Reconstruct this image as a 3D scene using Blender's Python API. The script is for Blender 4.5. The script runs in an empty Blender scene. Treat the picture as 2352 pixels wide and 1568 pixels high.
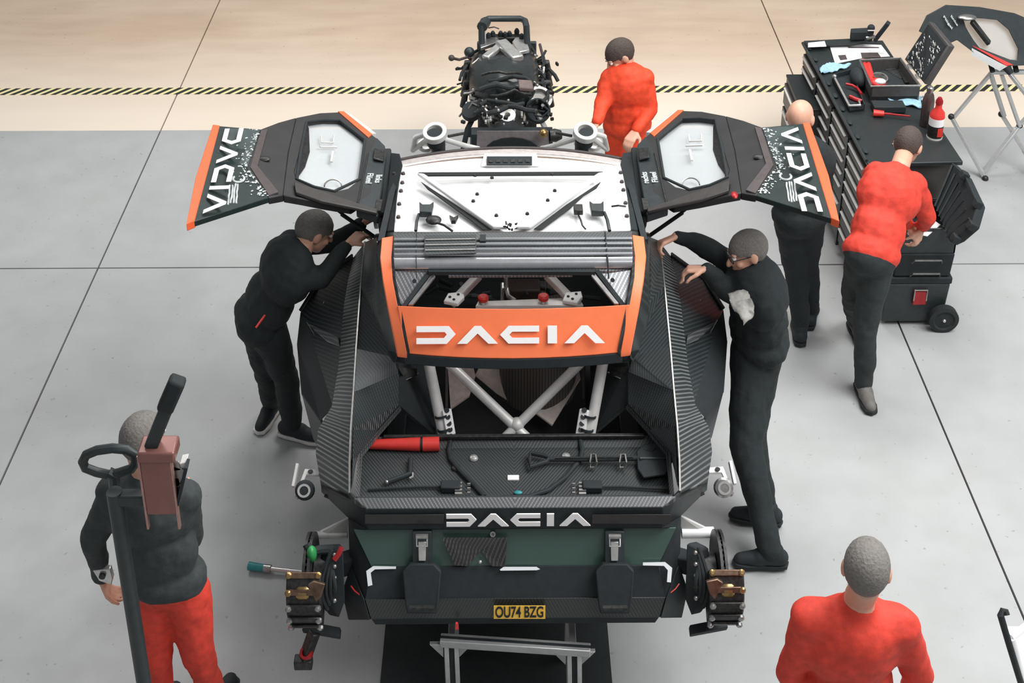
import bpy, bmesh, math, random
from mathutils import Vector, Matrix, noise
random.seed(7)
SC = bpy.context.scene
COL = SC.collection
PI = math.pi
# ---------------------------------------------------------------- camera, world, lights, exposure
F = 3144.0; CH = 5.57; PITCH = math.radians(24.2); YAW = math.radians(.466)
cam_d = bpy.data.cameras.new('camera'); cam = bpy.data.objects.new('camera', cam_d); COL.objects.link(cam)
cam.location = (0, 0, CH); cam.rotation_euler = (PI/2 - PITCH, 0, -YAW)
cam_d.sensor_width = 36; cam_d.lens = F/2352*36; cam_d.shift_y = -784/2352; cam_d.clip_end = 200
SC.camera = cam
SC.view_settings.view_transform = 'Standard'; SC.view_settings.look = 'None'
SC.view_settings.gamma = 1; SC.view_settings.exposure = 0.0; SC.view_settings.use_curve_mapping = False
w = bpy.data.worlds.new('hall_light'); SC.world = w; w.use_nodes = True
w.node_tree.nodes['Background'].inputs[0].default_value = (.93, .97, 1.0, 1)
w.node_tree.nodes['Background'].inputs[1].default_value = .31
def area(name, loc, size, power, target, color=(1, 1, 1)):
    d = bpy.data.lights.new(name, 'AREA'); d.shape = 'RECTANGLE'; d.size, d.size_y = size; d.energy = power; d.color = color
    o = bpy.data.objects.new(name, d); COL.objects.link(o); o.location = loc
    o.rotation_euler = (Vector(target)-Vector(loc)).to_track_quat('-Z', 'Y').to_euler(); return o
area('ceiling_light_right', (4.6, 5.0, 6.8), (4, 5), 620, (3.0, 5.2, 0), (.98, 1, 1))
area('ceiling_light_far', (1.2, 10.5, 8.5), (5, 2.5), 420, (.3, 8.8, 0), (1, .98, .95))
area('fill_light_left', (-3.2, 9.0, 5.8), (2.5, 2), 95, (-2.9, 8.2, 0))  # unseen fill, added to lift the left middle of the floor
area('fill_light_near', (2.6, 1.6, 7.5), (3, 2), 130, (.4, 5.2, 1))  # unseen fill, added to brighten the rear wing

def at(px, py, z=None, Y=None):
    """point seen at pixel (px, py) of the 2352 x 1568 frame, on the level z (or at depth Y)"""
    r = (px-1176)/F; d = py/F
    f = math.cos(PITCH)-d*math.sin(PITCH); dn = math.sin(PITCH)+d*math.cos(PITCH)
    x = r*math.cos(YAW)+f*math.sin(YAW); y = f*math.cos(YAW)-r*math.sin(YAW)
    t = (CH-z)/dn if z is not None else Y/y
    return Vector((x*t, y*t, CH-dn*t))
XC = .05
def S(px, py, z, side=-1):
    """left-hand pick on the car, mirrored about its centre line when side = 1"""
    p = at(px, py, z)
    return p if side < 0 else Vector((2*XC-p.x, p.y, p.z))
# ---------------------------------------------------------------- materials
def lin(h):
    c = [int(h[i:i+2], 16)/255 for i in (0, 2, 4)]
    return tuple(v/12.92 if v <= .04045 else ((v+.055)/1.055)**2.4 for v in c)+(1,)
class NT:
    def __init__(s, name):
        s.m = bpy.data.materials.new(name); s.m.use_nodes = True; s.t = s.m.node_tree; s.b = s.t.nodes['Principled BSDF']
    def n(s, typ, **kw):
        o = s.t.nodes.new(typ)
        for k, v in kw.items(): setattr(o, k, v)
        return o
    def l(s, a, b): s.t.links.new(a, b)
    def math(s, op, a, b=None, c=None):
        o = s.n('ShaderNodeMath', operation=op)
        for i, v in enumerate((a, b, c)):
            if v is None: continue
            if isinstance(v, (int, float)): o.inputs[i].default_value = v
            else: s.l(v, o.inputs[i])
        return o.outputs[0]
    def mix(s, f, a, b):
        o = s.n('ShaderNodeMix', data_type='RGBA')
        for i, v in ((0, f), (6, a), (7, b)):
            if isinstance(v, (int, float)): o.inputs[i].default_value = v
            elif isinstance(v, tuple): o.inputs[i].default_value = v
            else: s.l(v, o.inputs[i])
        return o.outputs[2]
    def coord(s): return s.n('ShaderNodeTexCoord').outputs['Object']
    def noise(s, scale, detail=3, vec=None, stretch=None):
        v = vec or s.coord()
        if stretch:
            mp = s.n('ShaderNodeMapping'); mp.inputs['Scale'].default_value = stretch; s.l(v, mp.inputs[0]); v = mp.outputs[0]
        o = s.n('ShaderNodeTexNoise'); o.inputs['Scale'].default_value = scale; o.inputs['Detail'].default_value = detail; s.l(v, o.inputs['Vector'])
        return o.outputs['Fac']
    def ramp(s, f, a, b):
        o = s.n('ShaderNodeMapRange'); o.inputs[1].default_value = a; o.inputs[2].default_value = b; s.l(f, o.inputs[0]); return o.outputs[0]
    def bump(s, h, st, dist=.01):
        o = s.n('ShaderNodeBump'); o.inputs['Strength'].default_value = st; o.inputs['Distance'].default_value = dist; s.l(h, o.inputs['Height']); s.l(o.outputs[0], s.b.inputs['Normal'])
def M(name, hexc, rough=.5, metal=0., var=.15, scale=30, bump=0., spec=.5, coat=0., alpha=1, trans=0.):
    k = NT(name); c = lin(hexc); b = k.b
    b.inputs['Roughness'].default_value = rough; b.inputs['Metallic'].default_value = metal
    b.inputs['Specular IOR Level'].default_value = spec; b.inputs['Coat Weight'].default_value = coat
    f = k.noise(scale)
    k.l(k.mix(k.ramp(f, .3, .7), tuple(v*(1-var) for v in c[:3])+(1,), tuple(min(1, v*(1+var)) for v in c[:3])+(1,)), b.inputs['Base Color'])
    if bump: k.bump(f, bump)
    if trans: b.inputs['Transmission Weight'].default_value = trans; b.inputs['IOR'].default_value = 1.45
    if alpha < 1: b.inputs['Alpha'].default_value = alpha
    return k.m
def carbon(name, dark, light, pitch=.016, rough=.35, metal=.1, coat=.15, mixf=1.0, zf=0.0):
    """twill weave: diagonal bands broken up across, mirrored about the centre line of the car"""
    k = NT(name); v = k.coord(); sp = k.n('ShaderNodeSeparateXYZ'); k.l(v, sp.inputs[0])
    ax = k.math('ABSOLUTE', sp.outputs[0]); yz = k.math('SUBTRACT', sp.outputs[1], k.math('MULTIPLY', sp.outputs[2], zf))
    band = k.math('SINE', k.math('MULTIPLY', k.math('SUBTRACT', k.math('MULTIPLY', yz, .8), k.math('MULTIPLY', ax, 1.17)), 2*PI/pitch/1.414))
    fine = k.math('SINE', k.math('MULTIPLY', k.math('ADD', yz, ax), 2*PI/pitch*1.1))
    t = k.ramp(k.math('ADD', band, k.math('MULTIPLY', fine, .35)), .15, .8)
    big = k.ramp(k.noise(3.0), .35, .65)
    t = k.math('MULTIPLY', t, k.math('MULTIPLY_ADD', big, .5*mixf, .5*mixf))
    k.l(k.mix(t, lin(dark), lin(light)), k.b.inputs['Base Color'])
    k.b.inputs['Roughness'].default_value = rough; k.b.inputs['Metallic'].default_value = metal; k.b.inputs['Coat Weight'].default_value = coat
    k.b.inputs['Coat Roughness'].default_value = .25
    return k.m
def floor_tone(name, c1, c2, rough, stain, stretch=(1, 1, 1), pale=None):
    k = NT(name); v = k.n('ShaderNodeNewGeometry').outputs['Position']
    a = k.ramp(k.noise(.7, 4, v), .3, .7); b = k.ramp(k.noise(3.5, 5, v, stretch), .35, .7); c = k.ramp(k.noise(26, 3, v), .68, .74)
    col = k.mix(a, lin(c1), lin(c2)); col = k.mix(k.math('MULTIPLY', b, .28), col, lin(stain))
    col = k.mix(k.math('MULTIPLY', c, .35), col, lin('3a3632'))
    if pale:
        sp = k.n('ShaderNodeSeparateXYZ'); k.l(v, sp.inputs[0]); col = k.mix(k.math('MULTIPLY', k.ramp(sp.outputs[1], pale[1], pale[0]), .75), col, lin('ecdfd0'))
    k.l(col, k.b.inputs['Base Color']); k.b.inputs['Specular IOR Level'].default_value = .5
    k.l(k.math('MULTIPLY_ADD', b, .12, rough), k.b.inputs['Roughness']); k.bump(k.noise(55, 4, v), .12, .004)
    return k.m
FX = None
m_grey = floor_tone('painted_grey_floor', 'a6a8a8', 'b4b5b4', .46, '8f8e8b')
m_beige = floor_tone('bare_concrete_floor', 'cdb49c', 'dac5ae', .6, 'a08673', (.35, 1.6, 1), (10.1, 11.6))
m_joint = M('joint_sealant', '2a2523', .8)
m_black = M('black_plastic', '2c3335', .45)
m_dblack = M('dull_black', '20272a', .75)
m_rubber = M('rubber', '252a2b', .85)
m_white = M('white_paint', 'f6f6f4', .3, var=.03, coat=.3)
m_lwhite = M('silver_tube', 'd9d7d3', .38, .15, var=.06)
m_orange = M('orange_paint', 'ff8052', .42, var=.03, spec=.4)
m_orange2 = M('orange_edge', 'f4683c', .42, var=.03)
m_ink = M('black_seal', '121617', .7)
m_highlight = M('carbon_highlight', 'a6a7aa', .26, .55, var=.06, coat=.3)  # highlights on the rear roof carbon, put in as a pale colour
m_letter = M('white_letter', 'fbf8f6', .5, var=.02)
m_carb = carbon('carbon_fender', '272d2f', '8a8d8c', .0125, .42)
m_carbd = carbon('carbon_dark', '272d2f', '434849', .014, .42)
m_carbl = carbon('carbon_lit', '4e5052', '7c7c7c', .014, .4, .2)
m_carbs = carbon('carbon_silver', '7e7f82', 'a9a9aa', .013, .30, .45, .3)
m_bed = carbon('carbon_bed', '2b3031', '525455', .013, .55, .1, .0)
m_green = M('dark_green_panel', '3c524b', .3, coat=.4, var=.05, scale=4)
m_led = M('white_lens', 'f4f6f8', .2, var=.01)
m_steel = M('bare_steel', 'a7a5a2', .32, .85, var=.2)
m_steell = M('bright_steel', 'd5d3cf', .25, .7, var=.12)
m_iron = M('dark_iron', '3b3b3a', .45, .6, var=.4, scale=60)
m_bronze = M('bronze_caliper', '6f594a', .35, .75, var=.3, scale=40)
m_gold = M('gold_cap', '9a7e54', .3, .8)
m_yellow = M('plate_yellow', 'ffc84a', .4, var=.03)
m_red = M('red_paint', 'd93a33', .4, var=.05)
m_redd = M('red_anodised', 'a5252a', .35, .3)
m_seam = M('brown_seal', '4a4140', .6)
m_beigef = M('beige_cloth', 'ecdfd6', .8, bump=.3, scale=15)
m_glass = M('clear_window', 'eef2f4', .06, trans=.5, var=.01, alpha=.6)
m_alu = M('aluminium_profile', 'c9c9c8', .35, .5, var=.06)
m_pull = M('bright_pull', 'e6e3df', .35, .1, var=.03)
m_paper = M('paper', 'e8e4e4', .7, var=.05)
m_blue = M('blue_rag', '9cc3d6', .9, var=.15, bump=.5, scale=40)
m_teal = M('teal_grip', '2f8a8d', .45)
m_print = M('grey_print', 'c9cfce', .6)
def speckle(name, dark, light, amount, scale):
    k = NT(name); v = k.coord(); f = k.ramp(k.noise(scale, 2, v), amount, amount+.03)
    k.l(k.mix(f, lin(dark), lin(light)), k.b.inputs['Base Color']); k.b.inputs['Roughness'].default_value = .5; return k.m
m_speck = speckle('black_speckled_print', '1f2b2c', 'c9cfce', .55, 60)
m_green2 = M('door_black_green', '1e2c2b', .45)
m_door = M('door_shell', '282727', .5, var=.2, scale=8)
# ---------------------------------------------------------------- mesh builder
class MB:
    def __init__(s): s.v = []; s.f = []; s.mi = []; s.m = 0
    def add(s, vs, fs):
        o = len(s.v); s.v += [Vector(p) for p in vs]; s.f += [tuple(i+o for i in f) for f in fs]; s.mi += [s.m]*len(fs); return s
    def box(s, c, size, R=None):
        c = Vector(c); h = [k/2 for k in size]; R = R or Matrix.Identity(3)
        vs = [c+R@Vector((sx*h[0], sy*h[1], sz*h[2])) for sx in (-1, 1) for sy in (-1, 1) for sz in (-1, 1)]
        return s.add(vs, [(0, 1, 3, 2), (4, 6, 7, 5), (0, 4, 5, 1), (2, 3, 7, 6), (0, 2, 6, 4), (1, 5, 7, 3)])
    def bar(s, a, b, w, h, up=(0, 0, 1)):
        a = Vector(a); b = Vector(b); d = (b-a); L = d.length; d.normalize(); x = d.cross(Vector(up))
        if x.length < 1e-4: x = d.cross(Vector((0, 1, 0)))
        x.normalize(); z = x.cross(d)
        return s.box((a+b)/2, (w, L, h), Matrix((x, d, z)).transposed())
    def prism(s, pts, vec):
        n = len(pts); pts = [Vector(p) for p in pts]; vec = Vector(vec)
        return s.add(pts+[p+vec for p in pts], [tuple(range(n)), tuple(range(2*n-1, n-1, -1))]+[(i, (i+1) % n, (i+1) % n+n, i+n) for i in range(n)])
    def grid(s, rows, vec):
        """rows of equal length -> sheet with thickness vec"""
        m = len(rows); n = len(rows[0]); vec = Vector(vec)
        top = [Vector(p) for r in rows for p in r]; bot = [p+vec for p in top]; N = m*n; fs = []
        for i in range(m-1):
            for j in range(n-1):
                a = i*n+j; fs.append((a, a+1, a+n+1, a+n)); fs.append((a+N, a+n+N, a+n+1+N, a+1+N))
        for j in range(n-1):
            fs.append((j, j+N, j+1+N, j+1)); a = (m-1)*n+j; fs.append((a, a+1, a+1+N, a+N))
        for i in range(m-1):
            a = i*n; fs.append((a, a+n, a+n+N, a+N)); a = i*n+n-1; fs.append((a, a+N, a+n+N, a+n))
        return s.add(top+bot, fs)
    def tube(s, pts, r, seg=10, r2=None, closed=False):
        pts = [Vector(p) for p in pts]; n = len(pts); r2 = r if r2 is None else r2
        up = None; vs = []
        for i, p in enumerate(pts):
            if closed: d = (pts[(i+1) % n]-pts[i-1]).normalized()
            else: d = (pts[min(i+1, n-1)]-pts[max(i-1, 0)]).normalized()
            if up is None: up = Vector((0, 0, 1)) if abs(d.z) < .9 else Vector((0, 1, 0))
            x = d.cross(up).normalized(); up = x.cross(d).normalized()
            rr = r+(r2-r)*i/max(1, n-1)
            vs += [p+(x*math.cos(a)+up*math.sin(a))*rr for a in (2*PI*k/seg for k in range(seg))]
        fs = [(i*seg+k, i*seg+(k+1) % seg, ((i+1) % n)*seg+(k+1) % seg, ((i+1) % n)*seg+k) for i in range(n if closed else n-1) for k in range(seg)]
        if not closed: fs += [tuple(range(seg-1, -1, -1)), tuple((n-1)*seg+k for k in range(seg))]
        return s.add(vs, fs)
    def cyl(s, a, b, r, r2=None, seg=16): return s.tube([a, b], r, seg, r2)
    def lathe(s, c, axis, prof, seg=20):
        """prof = [(radius, height along axis)...]"""
        q = Vector((0, 0, 1)).rotation_difference(Vector(axis).normalized()); c = Vector(c); n = len(prof); vs = []
        for r, h in prof: vs += [c+q@Vector((r*math.cos(2*PI*k/seg), r*math.sin(2*PI*k/seg), h)) for k in range(seg)]
        fs = [(i*seg+k, i*seg+(k+1) % seg, (i+1)*seg+(k+1) % seg, (i+1)*seg+k) for i in range(n-1) for k in range(seg)]
        fs += [tuple(range(seg-1, -1, -1)), tuple((n-1)*seg+k for k in range(seg))]
        return s.add(vs, fs)
    def ring(s, c, axis, ro, ri, h, seg=24): return s.lathe(c, axis, [(ri, 0), (ro, 0), (ro, h), (ri, h), (ri, 0)], seg)
    def ell(s, c, r, R=None, seg=14, rings=9):
        R = R or Matrix.Identity(3); c = Vector(c); r = (r, r, r) if isinstance(r, (int, float)) else r; vs = [c+R@Vector((0, 0, r[2]))]; fs = []
        for i in range(1, rings):
            t = PI*i/rings; vs += [c+R@Vector((r[0]*math.sin(t)*math.cos(2*PI*k/seg), r[1]*math.sin(t)*math.sin(2*PI*k/seg), r[2]*math.cos(t))) for k in range(seg)]
        vs.append(c-R@Vector((0, 0, r[2]))); L = len(vs)-1
        for k in range(seg): fs.append((0, 1+k, 1+(k+1) % seg)); fs.append((L, L-seg+(k+1) % seg, L-seg+k))
        for i in range(rings-2):
            for k in range(seg): a = 1+i*seg; fs.append((a+k, a+seg+k, a+seg+(k+1) % seg, a+(k+1) % seg))
        return s.add(vs, fs)
    def build(s, name, mat, parent=None, bevel=0., angle=35, raw=False):
        me = bpy.data.meshes.new(name)
        if parent is None:
            xs = [p.x for p in s.v]; ys = [p.y for p in s.v]; o = Vector(((min(xs)+max(xs))/2, (min(ys)+max(ys))/2, min(p.z for p in s.v)))
        else: o = Vector(parent['base'])
        me.from_pydata([p-o for p in s.v], [], s.f)
        for m in (mat if isinstance(mat, (list, tuple)) else [mat]): me.materials.append(m)
        me.polygons.foreach_set('material_index', s.mi)
        if not raw:
            b = bmesh.new(); b.from_mesh(me); bmesh.ops.recalc_face_normals(b, faces=b.faces[:]); b.to_mesh(me); b.free()
        me.polygons.foreach_set('use_smooth', [True]*len(me.polygons)); me.set_sharp_from_angle(angle=math.radians(angle))
        ob = bpy.data.objects.new(name, me); COL.objects.link(ob)
        ob['base'] = list(o)
        if parent is None: ob.location = o
        else: ob.parent = parent
        if bevel:
            bv = ob.modifiers.new('bevel', 'BEVEL'); bv.width = bevel; bv.segments = 2; bv.limit_method = 'ANGLE'; bv.angle_limit = math.radians(40)
        return ob
def thing(name, loc, label, cat, group=None):
    o = bpy.data.objects.new(name, None); COL.objects.link(o); o.location = loc; o['base'] = list(loc); o.empty_display_size = .1
    o['label'] = label; o['category'] = cat
    if group: o['group'] = group
    return o
def tag(o, label, cat, group=None):
    o['label'] = label; o['category'] = cat
    if group: o['group'] = group
    return o
def text_mesh(body, size, depth=.001, align='CENTER'):
    c = bpy.data.curves.new('t', 'FONT'); c.body = body; c.size = size; c.extrude = depth; c.offset = size*.018; c.align_x = align; c.align_y = 'CENTER'
    o = bpy.data.objects.new('t', c); COL.objects.link(o); dg = bpy.context.evaluated_depsgraph_get()
    me = bpy.data.meshes.new_from_object(o.evaluated_get(dg)); bpy.data.objects.remove(o)
    vs = [v.co.copy() for v in me.vertices]; fs = [tuple(p.vertices) for p in me.polygons]; bpy.data.meshes.remove(me); return vs, fs
def put_text(name, body, size, origin, ex, ey, mat, parent, off=.002, sx=1.0):
    vs, fs = text_mesh(body, size); ex = Vector(ex).normalized(); ey = Vector(ey).normalized(); n = ex.cross(ey)
    mb = MB(); mb.add([Vector(origin)+ex*v.x*sx+ey*v.y+n*(v.z+off) for v in vs], fs); return mb.build(name, mat, parent, raw=True)
# letter outlines of the wordmark: unit height
GL = {'D': ([(0, 1), (1.9, 1), (2.3, .54), (1.78, 0), (0, 0), (0, .33), (1.6, .33), (1.78, .53), (1.66, .67), (0, .67)], 2.4),
      'A': ([(0, 0), (1.0, 1), (1.38, 1), (2.38, 0), (1.82, 0), (1.19, .58), (.57, 0)], 2.5),
      'C': ([(2.3, 1), (.5, 1), (0, .5), (.5, 0), (2.3, 0), (2.3, .33), (.72, .33), (.55, .5), (.72, .67), (2.3, .67)], 2.8),
      'I': ([(0, 0), (0, 1), (.55, 1), (.55, 0)], .98)}
GT = {'D': ([(0, 1), (1.9, 1), (2.3, .54), (1.78, 0), (0, 0), (0, .25), (1.6, .25), (1.85, .53), (1.68, .75), (0, .75)], 2.5),
      'A': ([(0, 0), (1.05, 1), (1.35, 1), (2.38, 0), (1.95, 0), (1.19, .70), (.45, 0)], 2.6),
      'C': ([(2.3, 1), (.5, 1), (0, .5), (.5, 0), (2.3, 0), (2.3, .25), (.68, .25), (.45, .5), (.68, .75), (2.3, .75)], 2.8),
      'I': ([(0, 0), (0, 1), (.42, 1), (.42, 0)], .95)}
def wordmark(origin, ex, ey, h, width, mat, parent, th=.004, letters='DACIA', GL=GL):
    ex = Vector(ex).normalized(); ey = Vector(ey).normalized(); n = ex.cross(ey)
    tot = sum(GL[c][1] for c in letters)-.12; k = width/tot; x = -width/2
    for c in letters:
        pts, adv = GL[c]; mb = MB()
        mb.prism([Vector(origin)+ex*(x+p[0]*k)+ey*((p[1]-.5)*h)+n*.001 for p in pts], n*th)
        mb.build('letter', mat, parent); x += adv*k
# ---------------------------------------------------------------- floor
def struct(o): o['kind'] = 'structure'; return o
base = struct(MB().box((0, 9, -.06), (60, 40, .08)).build('floor', m_joint))
yb = at(1176, 296, 0).y          # where the grey paint ends
yj1 = at(1176, 611, 0).y         # cross joint
xs = [at(224, 618, 0).x, at(2006, 606, 0).x]; wj = xs[1]-xs[0]; g = .006
ycuts = [yj1-2*5.6, yj1-5.6, yj1, yb, yj1+11.2, yj1+16]
for i in range(-3, 5):
    x0 = xs[0]+(i-1)*wj; x1 = x0+wj
    for j in range(len(ycuts)-1):
        y0, y1 = ycuts[j], ycuts[j+1]
        gy0 = 0 if abs(y0-yb) < .01 else g; gy1 = 0 if abs(y1-yb) < .01 else g
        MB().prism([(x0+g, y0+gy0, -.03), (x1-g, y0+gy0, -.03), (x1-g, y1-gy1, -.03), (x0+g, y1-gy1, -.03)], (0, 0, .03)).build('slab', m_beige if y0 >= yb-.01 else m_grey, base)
# hazard tape
kk = NT('hazard_stripes'); sp = kk.n('ShaderNodeSeparateXYZ'); kk.l(kk.coord(), sp.inputs[0])
s_ = kk.math('FRACT', kk.math('MULTIPLY', kk.math('SUBTRACT', sp.outputs[0], kk.math('MULTIPLY', sp.outputs[1], .9)), 1/.088))
kk.l(kk.mix(kk.math('GREATER_THAN', s_, .45), lin('e8dea6'), lin('2a2926')), kk.b.inputs['Base Color']); kk.b.inputs['Roughness'].default_value = .6
ya = at(600, 216, 0).y; yz_ = at(600, 201, 0).y
tag(MB().box((0, (ya+yz_)/2, .001), (18, yz_-ya, .002)).build('hazard_tape', kk.m), 'black and yellow striped hazard tape running right across the bare concrete', 'tape')

# ---------------------------------------------------------------- the car
car = thing('race_car', (XC, 5.9, 0), 'stripped black carbon and orange rally car raised off its wheels, doors open', 'car')
SD = (-1, 1)
def R(px, py, z): return Vector((2*XC-at(px, py, z).x, at(px, py, z).y, z))
# roof pan
rows = []
for t, (lx, ly, lz, cy, cz) in enumerate([(925, 374, 1.69, 352, 1.72), (918, 405, 1.72, 397, 1.75), (911, 455, 1.755, 450, 1.770), (903, 531, 1.775, 531, 1.780)]):
    a = at(lx, ly, lz)-Vector((XC, 0, 0)); c = at(1174, cy, cz); r = []
    for k in range(13):
        u = -1+k/6; r.append((XC-a.x*u, a.y+(c.y-a.y)*(1-u*u), a.z+(c.z-a.z)*(1-u*u)))
    rows.append(r)
roof = MB().grid(rows, (0, 0, -.03)).build('roof_panel', m_white, car, .004)
def rz(y):  # roof height near centre line
    return 1.775+.012*(6.2-y)
# windscreen header lip
out = []; inn = []; mid = []
for k in range(17):
    u = -1+k/8; a = at(912, 364, 1.64)-Vector((XC, 0, 0)); c = at(1172, 335, 1.69); b = at(922, 381, 1.69)-Vector((XC, 0, 0)); d = at(1172, 354, 1.725)
    out.append(Vector((XC-a.x*u, a.y+(c.y-a.y)*(1-u*u), a.z+(c.z-a.z)*(1-u*u)))); inn.append(Vector((XC-b.x*u, b.y+(d.y-b.y)*(1-u*u), b.z+(d.z-b.z)*(1-u*u))))
MB().grid([out, [o.lerp(i, .35) for o, i in zip(out, inn)]], (0, 0, -.02)).build('header_rail', m_black, car, .003)
MB().grid([[o.lerp(i, .38)+Vector((0, 0, .004)) for o, i in zip(out, inn)], [o.lerp(i, .97)+Vector((0, 0, .008)) for o, i in zip(out, inn)]], (0, 0, -.02)).build('header_flange', M('greyish_white', 'c3bab6', .4), car, .003)
MB().tube([o.lerp(i, .42)+Vector((0, 0, .01)) for o, i in zip(out, inn)], .007, 8).build('screen_seal', m_seam, car)
MB().tube([i+Vector((0, -.03, .004)) for o, i in zip(out, inn)], .006, 8).build('roof_seam', M('seam_tan', '8a7668', .6), car)
# raised pad and dark slot near the header
MB().prism([at(1105, 383, 1.745), at(1112, 356, 1.735), at(1232, 356, 1.735), at(1240, 383, 1.745)], (0, 0, .012)).build('roof_pad', m_white, car, .003)
v = MB(); v.prism([at(1118, 380, 1.76), at(1118, 361, 1.76), at(1222, 361, 1.76), at(1222, 380, 1.76)], (0, 0, .006)); ob = v.build('roof_vent', m_dblack, car)
for k in range(6):
    p = at(1127+k*17, 370, 1.768); MB().box(p, (.022, .03, .006)).build('vent_slat', m_iron, ob)
# V brace: white beams over dark seals
zt = 1.80
def strip_px(pl, z, th, name, mat, par=None, bev=.003):
    m = MB(); m.prism([at(x, y, z) for x, y in pl], (0, 0, th)); return m.build(name, mat, par or car, bev)
strip_px([(960, 398), (1385, 396), (1376, 404), (982, 406)], 1.79, .008, 'roof_seal', m_ink)
strip_px([(963, 399), (976, 402), (1165, 527), (1148, 527)], 1.795, .004, 'roof_seal', m_ink)
strip_px([(1387, 396), (1372, 402), (1180, 527), (1200, 527)], 1.795, .004, 'roof_seal', m_ink)
strip_px([(966, 418), (1090, 500), (1130, 529), (1108, 529), (1080, 507), (982, 436)], 1.795, .006, 'roof_seal', m_ink)
strip_px([(1381, 418), (1300, 472), (1225, 528), (1246, 528), (1310, 480), (1340, 452), (1370, 434)], 1.795, .006, 'roof_seal', m_ink)
for pl in ([(958, 404), (974, 406), (1162, 528), (1132, 528)], [(1386, 402), (1374, 404), (1186, 528), (1218, 528)]):
    strip_px(pl, 1.805, .022, 'roof_brace', m_white, None, .006)
m = MB()
for x, y in ((1091, 404), (1269, 402), (1096, 447), (1087, 463), (1274, 439), (1258, 461), (1140, 496), (1211, 492), (1130, 409), (905, 400)):
    p = at(x, y, 1.795); m.cyl(p, p+Vector((0, 0, .01)), .011, .008, 8)
    m.mi[-1] = 0
m.build('roof_bolts', m_iron, car)
for x, y in ((926, 400), (924, 421), (921, 440), (917, 470), (915, 500)):
    for s in SD:
        p = S(x, y, 1.79, s); MB().cyl(p, p+Vector((0, 0, .012)), .012, .009, 8).build('side_bolt', m_seam, car)
m = MB()
for k in range(9):
    p = at(1160+random.uniform(0, 25), 519+random.uniform(-5, 10), 1.83); m.cyl(p, p+Vector((random.uniform(-.01, .01), random.uniform(-.02, .02), .012)), .006, .004, 6)
m.build('apex_fixings', m_iron, car)
# brackets, plugs and leads standing on the roof pan
for x, y in ((979, 487), (1371, 485)):
    p = at(x, y, 1.80); m = MB(); m.prism([p+Vector((a, b, 0)) for a, b in ((-.036, .045), (-.03, -.05), (.03, -.05), (.036, .045), (.018, .02), (-.018, .02))], (0, 0, .035)); m.build('roof_bracket', m_black, car, .004)
p = at(1328, 487, 1.8); MB().box(p+Vector((0, 0, .015)), (.045, .06, .03)).build('connector', m_iron, car, .004)
MB().tube([at(1329, 495, 1.8), at(1334, 505, 1.815), at(1338, 518, 1.805), at(1345, 526, 1.8)], .005, 6).build('roof_lead', m_iron, car)
p = at(996, 510, 1.8); MB().ell(p+Vector((0, 0, .012)), (.04, .035, .018)).build('connector', m_iron, car)
MB().tube([at(1005, 512, 1.815), at(1020, 517, 1.82), at(1030, 524, 1.81), at(1040, 531, 1.8)], .006, 6).build('roof_lead', m_iron, car)
MB().tube([at(962, 492, 1.81), at(957, 508, 1.82), at(955, 530, 1.81)], .008, 6).build('roof_lead', m_black, car)
MB().tube([at(1388, 488, 1.81), at(1395, 505, 1.82), at(1400, 530, 1.81)], .009, 6).build('roof_lead', m_black, car)
MB().tube([at(1405, 474, 1.81), at(1420, 472, 1.825), at(1437, 474, 1.81)], .005, 6).build('roof_lead', m_iron, car)
p = at(1042, 509, 1.8); MB().prism([p+Vector((a, b, 0)) for a, b in ((-.022, .03), (-.01, -.02), (.01, -.02), (.022, .03), (0, .01))], (0, 0, .02)).build('roof_clip', m_iron, car)
# carbon rear roof; ridge highlights and dark gaps are put into the colours
def mx0(p): return Vector((2*XC-p.x, p.y, p.z))
prof = [(533, 1.815), (541, 1.80)]
y0 = 541
for k in range(5):
    yy = 546+k*10.5; prof += [(yy, 1.79+.0), (yy+2.5, 1.815), (yy+5.5, 1.815), (yy+8.5, 1.785)]
prof += [(601, 1.78), (612, 1.775), (622, 1.765)]
def row_between(py, z, lx, n=2): a = at(lx, py, z); return [a, Vector((2*XC-a.x, a.y, a.z))]
rowsA = [[at(904, py, z), at(957, py, z+.004), at(1396, py, z+.004), Vector((2*XC-at(904, py, z).x, at(904, py, z).y, z))] for py, z in prof]
MB().grid(rowsA, (0, .0, -.02)).build('rear_roof', m_carbs, car, 0, 50)
def lat(px0, px1, py, z): a = at(px0, py, z); b = at(px1, py, z); return a, b
MB().prism([at(905, 544, 1.806), mx0(at(905, 544, 1.806)), mx0(at(905, 592, 1.795)), at(905, 592, 1.795)], (0, 0, .022)).build('ridge_recess', m_carbd, car)
for k in range(4):
    yy = 550+k*11.5
    MB().prism([at(905, yy, 1.828), mx0(at(905, yy, 1.828)), mx0(at(905, yy+5.0, 1.822)), at(905, yy+5.0, 1.822)], (0, 0, .010)).build('roof_ridge', m_highlight, car, .002)
MB().grid([[at(905, 592, 1.82), mx0(at(905, 592, 1.82))], [at(905, 600, 1.818), mx0(at(905, 600, 1.818))], [at(906, 610, 1.80), mx0(at(906, 610, 1.80))]], (0, 0, -.02)).build('roof_band', m_highlight, car, 0, 60)
MB().prism([at(975, 541, 1.842), at(1094, 540, 1.842), at(1094, 582, 1.842), at(975, 586, 1.842)], (0, 0, .003)).build('roof_patch', m_carbd, car)
for k in range(3):
    MB().bar(at(977, 551+k*12, 1.848), at(1092, 549+k*12, 1.848), .007, .006).build('patch_rib', m_steel, car)
MB().box(at(1109, 548, 1.842), (.028, .055, .012)).build('roof_plug', m_dblack, car)
MB().tube([at(957, 533, 1.838), at(956, 600, 1.825), at(957, 640, 1.76)], .002, 5).build('panel_line', m_dblack, car)
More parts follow.
